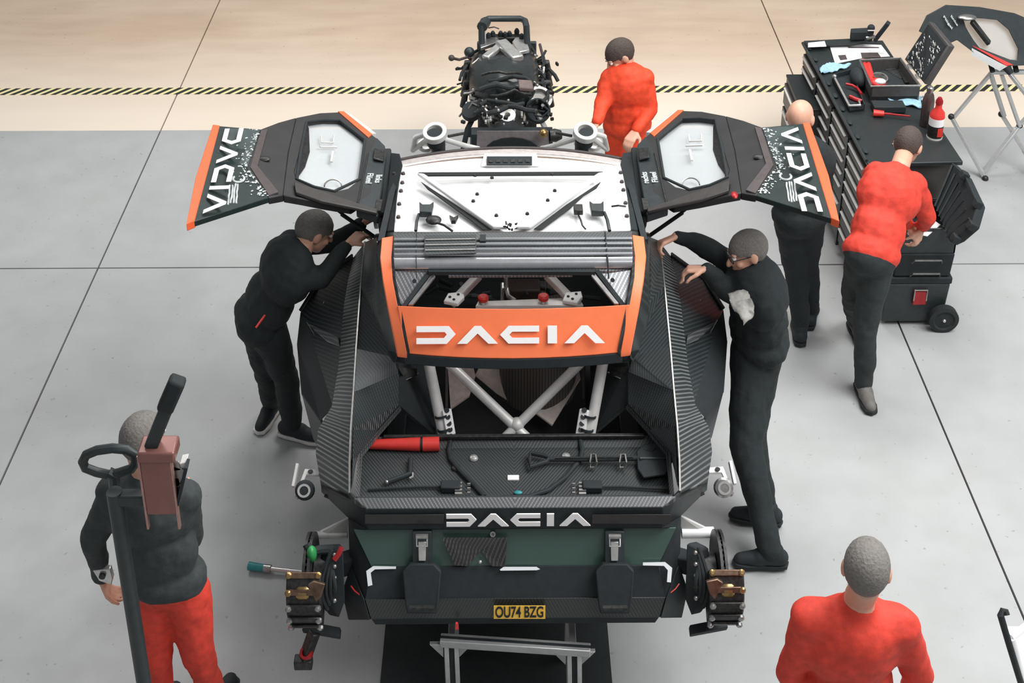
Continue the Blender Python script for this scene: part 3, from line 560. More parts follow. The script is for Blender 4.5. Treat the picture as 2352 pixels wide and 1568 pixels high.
# rear hubs with discs and calipers
for s in SD:
    X = lambda d: XC+s*d
    hub = MB().lathe((X(.80), 4.47, .78), (s, 0, 0), [(.07, 0), (.09, .02), (.09, .08), (.05, .1)], 24).build('rear_hub', m_iron, car)
    dc = MB(); dc.lathe((X(.885), 4.47, .78), (s, 0, 0), [(.05, 0), (.185, 0), (.185, .012), (.05, .012)], 40); dc.lathe((X(.905), 4.47, .78), (s, 0, 0), [(.05, 0), (.185, 0), (.185, .012), (.05, .012)], 40)
    for k in range(40):
        t = 2*PI*k/40; dc.box((X(.903), 4.47+.16*math.cos(t), .78+.16*math.sin(t)), (.012, .02, .012), Matrix.Rotation(t, 3, 'X'))
    dc.build('brake_disc', m_iron, hub)
    cm = MB(); c = S(737, 1372, .80); cc = Vector((X(.90), c.y-.02, .80))
    cm.prism([Vector((X(.83), 4.47+.20*math.cos(t), .78+.20*math.sin(t))) for t in [math.radians(a) for a in (128, 146, 164, 182, 200, 216)]]+[Vector((X(.83), 4.47+.12*math.cos(t), .78+.12*math.sin(t))) for t in [math.radians(a) for a in (216, 200, 182, 164, 146, 128)]], (s*.15, 0, 0))
    cal = cm.build('brake_caliper', m_iron, hub, .008)
    for k, a in enumerate((132, 151, 170, 189, 208)):
        t = math.radians(a); o = Vector((0, math.cos(t), math.sin(t)))
        MB().bar(Vector((X(.845), 4.47, .78))+o*.205, Vector((X(.965), 4.47, .78))+o*.205, .026, .012, o).build('caliper_bridge', m_bronze if k < 2 else m_iron, cal, .004)
        for d in (.842, .968):
            q = Vector((X(d), 4.47, .78))+o*.205; MB().lathe(q, o, [(.014, 0), (.014, .012), (.007, .018)], 10).build('caliper_bolt', m_steel if k > 1 else m_gold, cal)
    q = Vector((X(.97), 4.42, .93)); MB().prism([S(708, 1340, .99, s), S(722, 1330, 1.0, s), S(748, 1337, 1.0, s), S(740, 1365, .95, s), S(728, 1378, .93, s)], (0, -.02, .01)).build('caliper_shroud', m_bronze, cal, .004)
    MB().lathe(S(706, 1358, .86, s), (s, 0, 0), [(.03, -.01), (.036, 0), (.036, .035), (.03, .045), (.012, .047)], 20).build('wheel_nut', m_gold, hub)
    MB().prism([S(760, 1265, .92, s), S(790, 1250, .95, s), S(795, 1380, .72, s), S(780, 1420, .66, s), S(758, 1390, .7, s), S(752, 1320, .83, s)], (s*.05, .03, -.02)).build('upright', m_dblack, hub, .01)
    MB().bar((X(.55), 4.6, .80), (X(.86), 4.5, .78), .07, .09).build('rear_wishbone', m_dblack, hub, .01)
    MB().prism([S(693, 1447, .55, s), S(780, 1462, .55, s), S(782, 1440, .56, s), S(700, 1425, .57, s)], (0, .02, -.04)).build('hub_guard', m_dblack, hub, .004)
    m = MB()
    for k in range(4):
        a = S(762, 1262+k*14, .97-k*.02, s); b = S(752+k*4, 1400-k*12, .74+k*.02, s); MB().tube([a+Vector((s*(.03*math.sin(PI*q/6)*(1-k*.5)), -.03*math.sin(PI*q/6), 0))+(b-a)*(q/6) for q in range(7)], .009, 7).build('brake_hose', m_rubber, hub)
    for k in range(5): p = S(770, 1270+k*26, .95-k*.04, s); MB().ell(p+Vector((0, -.02, .01)), .010).build('upright_bolt', m_steel, hub)
    # tow bracket and side marker at the corner
    bk = MB(); bk.prism([S(733, 1078, 1.0, s), S(700, 1076, 1.0, s), S(688, 1108, .96, s), S(694, 1112, .96, s), S(704, 1090, .99, s), S(733, 1090, 1.0, s)], (0, 0, -.012)); bk = bk.build('corner_bracket', m_lwhite, car, .002)
    MB().bar(S(684, 1066, 1.0, s), S(674, 1118, .95, s), .012, .03).build('bracket_blade', m_lwhite, bk)
    MB().lathe(S(700, 1125, .97, s), (-s*.2, -.7, .6), [(.045, 0), (.045, .02), (.036, .03), (.012, .034)], 20).build('marker_lamp', m_dblack if s < 0 else m_steel, bk)
    MB().ring(S(700, 1125, .97, s)+Vector((0, -.025, .02)), (-s*.2, -.7, .6), .03, .02, .006, 18).build('lamp_ring', m_steell, bk)
    MB().tube([S(693, 1130, .95, s), S(680, 1142, .93, s)], .018, 8, .012).build('bracket_stub', m_steel, bk)
    p = S(713, 1083, 1.003, s); MB().cyl(p, p+Vector((0, 0, .003)), .012).build('bracket_hole', m_dblack, bk)
    gs = MB(); gs.prism([S(800, 1190, .9, s), S(797, 1235, .8, s), S(735, 1236, .8, s), S(732, 1224, .82, s)], (0, .012, 0)); gs = gs.build('step_gusset', m_lwhite, car)
    MB().tube([S(798, 1228, .81, s), S(724, 1228, .81, s)], .017 if s < 0 else .026, 12).build('side_step_tube', m_lwhite if s < 0 else m_white, gs)
# left-hand extras at the hub
MB().ell(at(716, 1272, .95), (.022, .03, .04)).build('green_plug', M('green_plastic', '2f8f4c', .4), car)
MB().tube([at(705, 1250, .97), at(712, 1268, .95), at(735, 1262, .93), at(780, 1260, .9)], .02, 8).build('coolant_hose', m_rubber, car)
MB().tube([at(785, 1256, 1.0), at(778, 1272, .98), at(768, 1285, .96)], .012, 8).build('red_hose', m_redd, car)
MB().bar(at(722, 1450, .55), at(700, 1512, .42), .05, .04).build('hub_pin', m_iron, car, .006)
MB().box(at(697, 1520, .40), (.08, .05, .05)).build('pin_foot', m_iron, car, .006)
MB().ring(at(706, 1500, .45), (-.3, -.5, 1), .03, .018, .02, 12).build('pin_collar', m_redd, car)
# ---------------------------------------------------------------- doors (parts of the car)
def dz(px): return 1.70+(885-px)/455*.34
for s in SD:
    D = lambda x, y, dz_=0.: S(x, y, dz(x), s)+Vector((0, 0, dz_))
    pairs = [((680, 270), (704, 281)), ((735, 259), (740, 276)), ((777, 257), (780, 277)), ((830, 290), (812, 300)), ((866, 318), (838, 322)), ((860, 400), (834, 370)), ((852, 445), (826, 412)), ((805, 476), (800, 432)), ((745, 466), (768, 440)), ((690, 455), (722, 430)), ((650, 448), (681, 412)), ((662, 350), (690, 350))]
    vs = []; N = len(pairs)
    for o, i in pairs: vs += [D(*o), D(*i), D(*o, -.045), D(*i, -.045)]
    fs = []
    for k in range(N):
        a = 4*k; b = 4*((k+1) % N); fs += [(a, b, b+1, a+1), (a+2, a+3, b+3, b+2), (a, a+2, b+2, b), (a+1, b+1, b+3, a+3)]
    door = MB().add(vs, fs).build('door', m_door, car, .006); door['label'] = 'open butterfly door with big clear window on the %s of the car' % ('left' if s < 0 else 'right')
    # window
    w_ = MB(); w_.prism([D(x, y, -.03) for x, y in ((700, 279), (740, 274), (781, 275), (814, 298), (841, 321), (837, 371), (829, 414), (802, 435), (768, 442), (720, 433), (677, 414), (687, 350))], (0, 0, .006)); w_.build('window', m_glass, door)
    m = MB(); inner = [(704, 281), (740, 276), (780, 277), (838, 322), (826, 412), (768, 440), (722, 430), (681, 412), (690, 350)]
    m.tube([D(x, y, .002) for x, y in inner], .008, 8, closed=True); m.build('window_seal', m_dblack, door)
    MB().grid([[D(709, 287, -.02), D(711, 340, -.02), D(700, 375, -.02), D(686, 395, -.02), D(684, 412, -.02)], [D(702, 281, .002), D(688, 345, .002), D(680, 375, .002), D(675, 395, .002), D(680, 412, .002)]], (0, 0, -.01)).build('window_return', m_iron, door)
    MB().tube([D(738, 312), D(738, 327), D(765, 328), D(767, 312)], .005, 6).build('window_slider', m_lwhite, door); MB().bar(D(735, 337), D(774, 338), .012, .008).build('window_slider', m_lwhite, door); MB().bar(D(765, 348), D(761, 372), .012, .01).build('window_catch', m_lwhite, door)
    MB().tube([D(765+20*math.cos(t), 428-16*math.sin(t)) for t in [PI*k/8 for k in range(9)]], .004, 6).build('window_vent', m_steel, door)
    # skin and black tail with print
    MB().prism([D(598, 297), D(640, 281), D(680, 270), D(662, 350), D(650, 448), D(617, 454), D(566, 386)], (0, 0, -.04)).build('door_skin', m_door, door, .004)
    MB().grid([[D(600, 300, .004), D(575, 385, .004), D(618, 450, .004)], [D(615, 300, .012), D(592, 385, .012), D(640, 445, .012)]], (0, 0, -.008)).build('skin_fold', m_seam, door)
    MB().ell(D(604, 365), (.04, .025, .012)).build('door_pull', m_iron, door)
    tail = MB().prism([D(503, 289), D(598, 297), D(566, 386), D(617, 454), D(444, 509)], (0, 0, -.03)).build('door_tail', m_green2, door, .003)
    MB().prism([D(500, 350, .002), D(525, 296, .002), D(598, 298, .002), D(568, 386, .002)], (0, 0, .001)).build('tail_patch', M('slate_print', '3c4848', .5), tail)
    for k in range(150):
        t = random.random(); q = abs(random.gauss(0, .35))
        a = (598-32*t, 299+87*t) if k % 2 else (568+49*t, 388+64*t)
        x, y = a[0]-q*42, a[1]-q*(4 if k % 2 else 0)
        if x > 505 and (y-297)/(454-297) < 1.05:
            p = D(x, y, .004)
            if not k: sp_ = MB()
            if k: r_ = random.uniform(.003, .009); sp_.box(p, (r_, r_*1.6, .002), Matrix.Rotation(random.random()*3, 3, 'Z'))
        elif not k: sp_ = MB()
    ob = sp_.build('speckle_print', m_print, tail); ob['kind'] = 'stuff'
    # emblem: a pale oval swirl over a few ragged strokes
    m = MB(); m.tube([D(548+13*math.cos(t)-1.5*math.sin(t), 412+8*math.sin(t), .004) for t in [2*PI*k/16-1 for k in range(13)]], .006, 6)
    for k in range(4): x0 = 524+k*6; m.tube([D(x0+random.uniform(-1, 1)+j*.9, 470-j*9+random.uniform(-2, 2), .004) for j in range(6)], .0045, 5)
    m.build('emblem', m_print, tail)
    for pl, mt in (([(489, 287), (505, 289), (447, 508), (428, 516), (449, 410)], m_orange2),):
        MB().prism([D(x, y, .004) for x, y in pl], (0, 0, -.04)).build('door_edge', mt, door, .003)
    MB().prism([D(776, 257, .006), D(790, 257, .006), D(855, 309, .006), D(846, 317, .006)], (0, 0, -.04)).build('edge_stripe', m_orange2, door, .002)
    MB().prism([D(790, 257, .006), D(806, 262, .0), D(864, 306, .0), D(855, 309, .006)], (0, 0, -.04)).build('edge_stripe', m_lwhite, door, .002)
    mid = (D(510, 290)+D(452, 506))/2; ex = (D(452, 506)-D(510, 290)).normalized()*(1 if s < 0 else -1); ey = Vector((0, 0, 1)).cross(ex)
    ey = ey if (ey.x > 0) == (s < 0) else -ey
    wordmark(mid+(ey*.070)+ex*.005*0+Vector((0, 0, .004)), ex, ey, .098, .88, m_letter, tail, .002, 'DACIA', GT)
    # hinge block with handwriting
    bl = MB().prism([D(846, 317), D(866, 316), D(884, 334), D(887, 352), D(878, 430), D(868, 496), D(818, 480), D(830, 420), D(840, 350)], (0, 0, -.05)).build('hinge_block', m_black, door, .006)
    MB().prism([D(860, 347, .008), D(884, 349, .004), D(882, 375, .004), D(858, 371, .008)], (0, 0, .014)).build('hinge_cap', m_iron, bl, .005)
    MB().bar(D(846, 355, .006), D(822, 474, .006), .006, .012).build('hinge_rib', m_iron, bl); MB().bar(D(872, 462, .006), D(868, 488, .006), .03, .012).build('hinge_rib', m_iron, bl)
    ex = (D(844, 420)-D(850, 392)).normalized()*(1 if s < 0 else -1); ey = Vector((0, 0, 1)).cross(ex)
    put_text('handwriting', 'Flügel', .048, D(848, 411, .002), ex, ey, m_print, bl, .002); put_text('handwriting', 'links' if s < 0 else 'rechts', .048, D(869, 412, .002), ex, ey, m_print, bl, .002)
    MB().prism([D(676, 425, .003), D(690, 430, .003), D(822, 474, .003), D(868, 488, .003), D(866, 497, .003), D(820, 486, .003), D(740, 470, .003), D(680, 450, .003)], (0, 0, .02)).build('door_sill', M('brown_black', '3a3634', .45), door, .005)
    MB().tube([S(752, 466, 1.76, s), S(790, 495, 1.65, s)], .006, 8).build('gas_strut', m_dblack, door); MB().tube([S(785, 492, 1.66, s), S(872, 552, 1.45, s)], .011, 8).build('gas_strut', m_dblack, door)
    if s > 0: MB().ell(at(1687, 448, 1.9), (.018, .03, .012)).build('red_tag', m_redd, door)
    MB().bar(S(889, 350, 1.62, s), S(880, 500, 1.62, s), .05, .06).build('door_hinge', m_dblack, car, .01)

# ---------------------------------------------------------------- tools lying in the load bed
a, b, c = at(850, 1020, 1.03), at(965, 1020, 1.03), at(1009, 1019, 1.03)
t = thing('jack_handle', tuple(at(930, 1020, 1.0)), 'red tapered tube with a darker joint lying at the left of the load bed', 'tube')
MB().tube([a, b], .022, 14, .032).build('shaft', m_red, t); MB().tube([b+Vector((.012, 0, 0)), c], .033, 14).build('sleeve', m_red, t); MB().tube([b, b+Vector((.012, 0, 0))], .029, 12).build('joint', m_dblack, t)
t = thing('shovel', tuple(at(1400, 1055, 1.0)), 'black shovel strapped across the right of the load bed', 'shovel')
m = MB(); m.tube([at(1218, 1040, 1.03), at(1216, 1055, 1.03), at(1218, 1072, 1.03), at(1255, 1060, 1.03), at(1262, 1052, 1.03), at(1250, 1046, 1.03)], .011, 8, closed=True); m.build('grip', m_dblack, t)
MB().tube([at(1258, 1054, 1.03), at(1350, 1054, 1.03), at(1470, 1052, 1.03)], .012, 10).build('shaft', m_dblack, t)
MB().bar(at(1275, 1052, 1.043), at(1455, 1050, 1.043), .003, .003).build('shaft_line', m_iron, t)
bl = [at(1462, 1040, 1.03), at(1478, 1024, 1.04), at(1535, 1020, 1.05), at(1546, 1060, 1.03), at(1530, 1092, 1.03), at(1478, 1100, 1.03), at(1464, 1080, 1.025)]
MB().prism(bl, (0, 0, .012)).build('blade', m_dblack, t, .004); MB().tube([at(1470, 1053, 1.045), at(1535, 1052, 1.05)], .01, 8, .004).build('blade_rib', m_black, t); MB().tube([at(1478, 1031, 1.05), at(1496, 1036, 1.05), at(1510, 1028, 1.05)], .003, 6).build('blade_mark', m_iron, t)
for x in (1363, 1431):
    c = tag(MB().tube([at(x-5, 1044, 1.05), at(x+5, 1044, 1.05), at(x+8, 1062, 1.05), at(x+4, 1074, 1.02), at(x-8, 1072, 1.02), at(x-8, 1062, 1.05)], .005, 6, closed=True).build('spring_clip', m_steel), 'bent wire clip holding the shovel shaft, %s' % ('nearer its grip' if x < 1400 else 'nearer its blade'), 'clip', 'wire clips on the shovel')
t = thing('breaker_bar', tuple(at(925, 1085, 1.0)), 'black L-shaped bar with chrome tip lying in the left of the bed', 'wrench')
MB().tube([at(943, 1053, 1.02), at(942, 1088, 1.02), at(890, 1106, 1.02)], .012, 8).build('shaft', m_dblack, t); MB().ell(at(888, 1107, 1.02), .012).build('tip', m_steel, t); MB().tube([at(948, 1086, 1.03), at(948, 1094, 1.03), at(940, 1098, 1.03)], .005, 6).build('hook', m_steell, t)
# torque wrench on the floor
a = at(570, 1299, .55); 
t = thing('torque_wrench', (at(650, 1312, .03).x, at(650, 1312, .03).y, 0), 'long chrome torque wrench with teal grip reaching out from the left rear hub', 'wrench')
a, a2, a3, b = at(571, 1299, .03), at(606, 1304, .03), at(622, 1306, .03), at(735, 1319, .03)
MB().tube([a, a2], .022, 14, .019).build('grip', m_teal, t); MB().tube([a2, a3], .021, 12).build('scale_ring', m_steel, t); MB().tube([a3, b], .012, 12, .014).build('shaft', m_steell, t); MB().lathe(b-Vector((0, 0, .02)), (0, 0, 1), [(.03, 0), (.03, .04), (.015, .05)]).build('ratchet_head', m_steel, t)
# trestle under the tail
t = thing('support_trestle', (XC, at(1180, 1475, .45).y, 0), 'aluminium profile trestle standing under the tail of the car', 'trestle')
zt = .50; a = at(1012, 1470, zt); b = at(1356, 1493, zt)
MB().bar(a, b, .045, .04).build('crossbar', m_alu, t, .003)
MB().bar(a+Vector((0, 0, .021)), b+Vector((0, 0, .021)), .012, .004).build('profile_slot', m_dblack, t)
for x, y in ((1036, 1475), (1318, 1492)):
    top = at(x, y, zt-.02)
    for d in (-.022, .022):
        MB().bar(top+Vector((d, 0, 0)), Vector((top.x+d+.01, top.y-.06, .0)), .02, .03).build('leg', m_alu, t, .002)
    MB().bar(top+Vector((0, .004, 0)), Vector((top.x+.01, top.y-.056, .01)), .02, .02).build('leg_slot', m_dblack, t)
    for sg in (-1, 1): MB().prism([top+Vector((sg*.035, -.012, .0)), top+Vector((sg*.095, -.012, .0)), top+Vector((sg*.035, -.012, -.08))], (0, .02, 0)).build('corner_gusset', m_alu, t, .002)
    top2 = top+Vector((0, .35, 0)); MB().bar(top2, Vector((top2.x, top2.y, 0)), .04, .04).build('leg', m_alu, t, .002)
    MB().bar(top+Vector((0, .02, -.05)), top2+Vector((0, 0, -.05)), .03, .03).build('side_rail', m_alu, t, .002)
mt = MB(); y_ = at(1180, 1560, .0).y
tag(MB().box(((at(880, 1500, 0).x+at(1400, 1500, 0).x)/2, 4.45, .006), (at(1400, 1500, 0).x-at(880, 1500, 0).x, 1.25, .012)).build('floor_tone', m_rubber), 'dark sheet standing in for shadow on the floor below the tail of the car', 'mat')  # added dark sheet, stands in for the car's shadow under the tail
# jack stands below the sills
for s in SD:
    for yy, wh in ((5.35, 'rear'), (6.6, 'front')):
        X = XC+s*.6; t = thing('axle_stand', (X, yy, 0), 'dark steel axle stand under the %s end of the %s sill of the car' % (wh, 'left' if s < 0 else 'right'), 'axle stand', 'axle stands under the car')
        zz = .58 if wh == 'rear' else .56
        MB().cyl((X, yy, .2), (X, yy, zz-.02), .025).build('post', m_iron, t); MB().box((X, yy, zz-.015), (.13, .08, .02)).build('saddle', m_iron, t)
        for dx in (-1, 1):
            for dy in (-1, 1): MB().bar((X, yy, .34), (X+dx*.13, yy+dy*.13, .0), .025, .025).build('leg', m_iron, t)

# ---------------------------------------------------------------- engine on its stand
ex0 = at(1165, 200, 1.0).x
es = thing('engine_stand', (ex0, 8.9, 0), 'black wheeled stand with a hoop handle carrying the bare engine', 'engine stand')
zs = 1.25
MB().tube([at(1107, 140, 1.0), at(1106, 60, zs), at(1110, 48, zs), at(1122, 43, zs), at(1195, 43, zs), at(1206, 48, zs), at(1209, 60, zs), at(1213, 140, 1.0)], .024, 12).build('handle', m_black, es)
MB().tube([at(1107, 62, zs), at(1116, 50, zs)], .04, 10).build('handle_gusset', m_black, es)
for d in (-1, 1):
    MB().bar((ex0+d*.26, 8.35, .12), (ex0+d*.26, 9.45, .12), .06, .06).build('base_rail', m_black, es, .006)
    MB().bar((ex0+d*.2, 9.2, .12), (ex0+d*.2, 9.35, 1.02), .05, .05).build('upright', m_black, es, .006)
    MB().bar((ex0+d*.24, 8.5, .12), (ex0+d*.16, 8.6, .66), .05, .05).build('upright', m_black, es, .006)
    for yy in (8.42, 9.4): MB().lathe((ex0+d*.26-.02, yy, .055), (1, 0, 0), [(.02, 0), (.055, 0), (.055, .04), (.02, .04)], 16).build('castor', m_rubber, es)
MB().bar((ex0-.28, 8.6, .66), (ex0+.28, 8.6, .66), .05, .05).build('cross_rail', m_black, es)
eng = thing('engine', (ex0, 8.85, .62), 'bare vee engine with gearbox housing beyond the nose of the car', 'engine')
E_ = lambda x, y, z: at(x, y, z)
def epz(pl, z, th, nm, mt, par=eng, bev=.005):
    m = MB(); m.prism([at(x, y, z) for x, y in pl], (0, 0, th)); return m.build(nm, mt, par, bev)
# block, covered by its black shroud
m = MB(); rows = []
for (py, z, hw) in ((118, 1.10, 70), (150, 1.18, 78), (190, 1.16, 80), (222, 1.08, 76), (246, .98, 60)):
    r = []
    for k in range(9):
        u = -1+k/4; r.append(at(1158+u*hw, py, z-.11*u*u*abs(u)+.01*math.sin(k*2.1+py)))
    rows.append(r)
m.grid(rows, (0, 0, -.04)); m.build('engine_cover', M('glossy_cover', '242a2b', .38, coat=.2, bump=.9, scale=9), eng, 0, 60)
MB().box((ex0, 8.95, .80), (.42, .75, .34)).build('engine_block', m_iron, eng, .02)
for s in (-1, 1):
    for k in range(4):
        p = Vector((ex0+s*.22, 8.72+k*.16, .92)); MB().tube([p, p+Vector((s*.08, 0, .0)), p+Vector((s*.1, .02, -.12))], .025, 10).build('exhaust_runner', m_iron, eng)
MB().bar(at(1150, 97, 1.15), at(1190, 136, 1.15), .09, .05).build('top_cover', m_steell, eng, .01)
MB().bar(at(1152, 103, 1.14), at(1114, 134, 1.12), .06, .04).build('top_cover', m_steell, eng, .01)
epz([(1102, 92), (1140, 92), (1150, 102), (1104, 118)], 1.1, .03, 'timing_cover', m_steel)
epz([(1185, 92), (1208, 96), (1216, 122), (1192, 128), (1176, 104)], 1.1, .03, 'timing_cover', m_steell)
MB().bar(at(1112, 90, 1.10), at(1208, 90, 1.10), .07, .06).build('coil_rail', m_iron, eng, .008)
for k, (x, y) in enumerate(((1132, 84), (1150, 84), (1160, 86), (1170, 84), (1187, 78), (1122, 88), (1198, 90))):
    p = at(x, y, 1.12); MB().lathe(p, (0, -.3, 1), [(.018, 0), (.02, .03), (.012, .05)], 12).build('coil_plug', m_dblack, eng)
MB().tube([at(1112, 68, 1.2), at(1113, 90, 1.12)], .012, 8).build('dipstick', m_lwhite, eng); MB().tube([at(1122, 64, 1.2), at(1135, 62, 1.22), at(1146, 66, 1.2)], .005, 6).build('loose_wire', m_seam, eng)
# bundles of hoses on either side
hl = [((1104, 112), (1085, 122), (1074, 128)), ((1074, 131), (1055, 137), (1036, 133)), ((1072, 150), (1060, 168), (1056, 184)), ((1215, 100), (1228, 120), (1226, 150)), ((1240, 102), (1247, 130), (1248, 165), (1240, 185)), ((1246, 150), (1250, 175), (1243, 195))]
for h in hl: MB().tube([at(x, y, 1.05-.02*i) for i, (x, y) in enumerate(h)], .011, 8).build('hose', m_seam if h[0][0] == 1074 or h[0][0] == 1240 else m_rubber, eng)
MB().ell(at(1037, 133, 1.04), .024).build('hose_end', m_seam, eng); MB().ell(at(1078, 120, 1.05), .04).build('pulley_cap', m_black, eng)
random.seed(11)
m = MB(); m2 = MB(); m3 = MB()
for k in range(70):
    sg = random.choice((-1, 1)); a = at(1160+sg*random.uniform(50, 92), random.uniform(120, 262), random.uniform(.85, 1.08))
    q = [a]; 
    for j in range(3): q.append(q[-1]+Vector((random.uniform(-.05, .05), random.uniform(-.07, .07), random.uniform(-.04, .04))))
    (m if k % 3 else m2).tube(q, random.uniform(.006, .016), 7)
for k in range(90):
    a = at(1160+random.gauss(0, 55), random.uniform(118, 285), random.uniform(.95, 1.1)); m3.box(a, (random.uniform(.01, .035), random.uniform(.01, .03), .02), Matrix.Rotation(random.random()*3, 3, 'Z'))
m.build('wiring_loom', m_rubber, eng)['kind'] = 'stuff'; m2.build('fluid_lines', m_steel, eng)['kind'] = 'stuff'; m3.build('small_fittings', m_iron, eng)['kind'] = 'stuff'
m = MB()
for k in range(26):
    a = at(1160+random.uniform(-75, 75), random.uniform(125, 285), 1.1); m.ell(a, random.uniform(.006, .012), seg=8, rings=5)
m.build('bolt_heads', m_steell, eng)['kind'] = 'stuff'
for k in range(6):
    y_ = 160+k*17; sg = 1 if k % 2 else -1
    MB().tube([at(1162+sg*(60-20*q+random.uniform(-6, 6)), y_+random.uniform(-5, 5)+abs(2-q)*4, 1.22-.02*k-.015*abs(2-q)) for q in range(6)], .010+.004*(k % 3), 8).build('cover_hose', m_rubber if k % 3 else m_iron, eng)
MB().prism([at(1190, 190, 1.19), at(1222, 192, 1.17), at(1226, 212, 1.14), at(1192, 210, 1.16)], (0, 0, .03)).build('brown_box', M('heat_brown', '6a5a55', .6), eng, .008)
# turbo mouth, gearbox bell housing
p = at(1233, 243, 1.0); MB().lathe(p-Vector((0, .0, .05)), (.1, -.75, .6), [(.05, -.06), (.085, 0), (.09, .06), (.078, .075), (.07, .06), (.05, .0)], 24).build('turbo_mouth', m_dblack, eng)
MB().ring(at(1238, 228, .98), (.2, -.5, .8), .09, .07, .03).build('turbo_band', m_steel, eng)
p = at(1083, 258, .98); MB().lathe(p, (-.1, -.6, .7), [(.05, -.05), (.07, 0), (.06, .05)]).build('alternator', m_dblack, eng)
ax = Vector((0, -1, .12)); bc_ = at(1163, 262, .86)
bell = MB().lathe(bc_+Vector((0, .12, 0)), ax, [(.22, -.10), (.22, -.04), (.20, 0), (.18, .08), (.14, .18), (.12, .30)], 32).build('bell_housing', m_steel, eng)
for k in range(9):
    t = PI*(.08+.84*k/8); o = Vector((math.cos(t), .1, math.sin(t))); q = bc_+Vector((0, .08, 0))+o*.205
    MB().lathe(q, ax, [(.022, 0), (.022, .03), (.012, .04)], 10).build('housing_bolt', m_dblack if k % 2 else m_steell, bell)
for k in range(7):
    t = PI*(.15+.7*k/6); q = bc_+Vector((0, -.10, 0))+Vector((math.cos(t)*.16, 0, math.sin(t)*.16)); MB().bar(q+Vector((0, .12, 0.02)), q+Vector((0, -.1, -.03)), .014, .02).build('housing_rib', m_steell, bell)
q = at(1166, 263, 1.0); MB().ring(q-Vector((0, 0, .02)), (0, -.5, 1), .055, .02, .03, 18).build('top_flange', m_steell, bell)
MB().lathe(bc_+Vector((0, -.28, .0)), ax, [(.11, 0), (.12, .05), (.08, .10)], 28).build('gearbox_nose', m_dblack, eng)
for s in (-1, 1): MB().tube([bc_+Vector((s*.2, -.1, .1)), bc_+Vector((s*.27, -.25, .02)), bc_+Vector((s*.3, -.32, -.1))], .02, 8).build('water_pipe', m_steell if s > 0 else m_rubber, eng)
# ---------------------------------------------------------------- tool chest and what stands on it
XL = at(1996, 374, 1.0).x; YN = at(1996, 374, 1.0).y; YF = at(1846, 97, 1.0).y; XR = at(2206, 366, 1.0).x; ZT = 1.0
XF = at(1846, 97, 1.0).x
# chest frame: u along the length (near to far), v across
U = (Vector((XF, YF, 0))-Vector((XL, YN, 0))); LU = U.length; U.normalize(); V = Vector((U.y, -U.x, 0)); WV = XR-XL
def Q(u, v, z): return Vector((XL, YN, z))+U*u+V*v
ch = thing('tool_chest', tuple(Q(LU/2, WV/2, 0)), 'long dark grey tool chest with many narrow drawers, right of the car', 'tool chest')
RU = Matrix((V, U, Vector((0, 0, 1)))).transposed()
m_chest = M('chest_grey', '464341', .42, .2, var=.06); m_chestd = M('chest_top', '252a2b', .45, var=.1)
MB().box(Q(LU/2, WV/2, .52), (WV-.03, LU-.04, .90), RU).build('carcass', m_chest, ch, .006)
MB().box(Q(LU/2, WV/2, .985), (WV+.02, LU+.02, .03), RU).build('worktop', m_chestd, ch, .006)
MB().tube([Q(.02, -.012, 1.003), Q(LU-.02, -.012, 1.003)], .012, 8).build('front_edge', m_black, ch)
nb = 4; wu = (LU-.04)/nb; hs = [.10, .10, .10, .10, .14, .14, .14]
for b_ in range(nb):
    z = .93
    for k, h in enumerate(hs):
        z -= h; c = Q(.02+wu*(b_+.5), .006, z+h/2)
        d = MB().box(c, (.022, wu-.045, h-.012), RU).build('drawer', m_chest, ch, .003)
        MB().box(Q(.02+wu*(b_+.5), -.012, z+h-.022), (.016, wu-.09, .010), RU).build('handle', m_pull, d, .002)
    MB().box(Q(.02+wu*b_, -.002, .5), (.02, .03, .86), RU).build('divider', m_black, ch)
    for vv in (.08, WV-.08): MB().lathe(Q(.15+wu*b_-.02*0, vv, .045), V, [(.015, -.02), (.045, -.02), (.045, .02), (.015, .02)], 16).build('castor', m_rubber, ch)
for k in range(10): MB().ell(Q(LU-.12-k*.19, .012, 1.012), (.02, .035, .010)).build('edge_grip', m_dblack, ch)
# raised back rim at the far end
MB().prism([at(1846, 97, 1.02), at(1950, 92, 1.02), at(1990, 96, 1.04), at(1952, 104, 1.03), at(1856, 108, 1.02)], (0, 0, .012)).build('end_rim', m_chestd, ch)
# small cabinet left of the chest
p0, p1 = at(1807, 175, .75), at(1846, 175, .75); t = thing('side_cabinet', (p0.x+.16, p0.y-.2, 0), 'small dark cabinet with bright drawer pulls, left of the tool chest', 'cabinet')
X0 = p0.x; W = .30; Y1 = p0.y; L_ = .55
MB().box((X0+W/2, Y1-L_/2, .39), (W, L_, .72)).build('carcass', m_chest, t, .006); MB().box((X0+W/2, Y1-L_/2, .755), (W+.01, L_+.01, .02)).build('top', m_chestd, t, .004)
for k in range(3):
    d = MB().box((X0-.006, Y1-L_/2, .62-k*.2), (.02, L_-.04, .17)).build('drawer', m_chest, t, .003); MB().box((X0-.022, Y1-L_/2, .68-k*.2), (.014, L_-.12, .01)).build('handle', m_pull, d)
for dx in (.05, W-.05):
    for dy in (.06, L_-.06): MB().cyl((X0+dx, Y1-dy, 0), (X0+dx, Y1-dy, .04), .02).build('foot', m_rubber, t)
ZB = 1.0
def flat(name, pl, z, th, mat, label, cat, bev=0): o = MB().prism([at(x, y, z) for x, y in pl], (0, 0, th)).build(name, mat, None, bev); return tag(o, label, cat)
flat('label_card', [(1856, 99), (1894, 95), (1898, 107), (1856, 109)], 1.036, .003, m_paper, 'small white card lying at the far left corner of the tool chest', 'card')
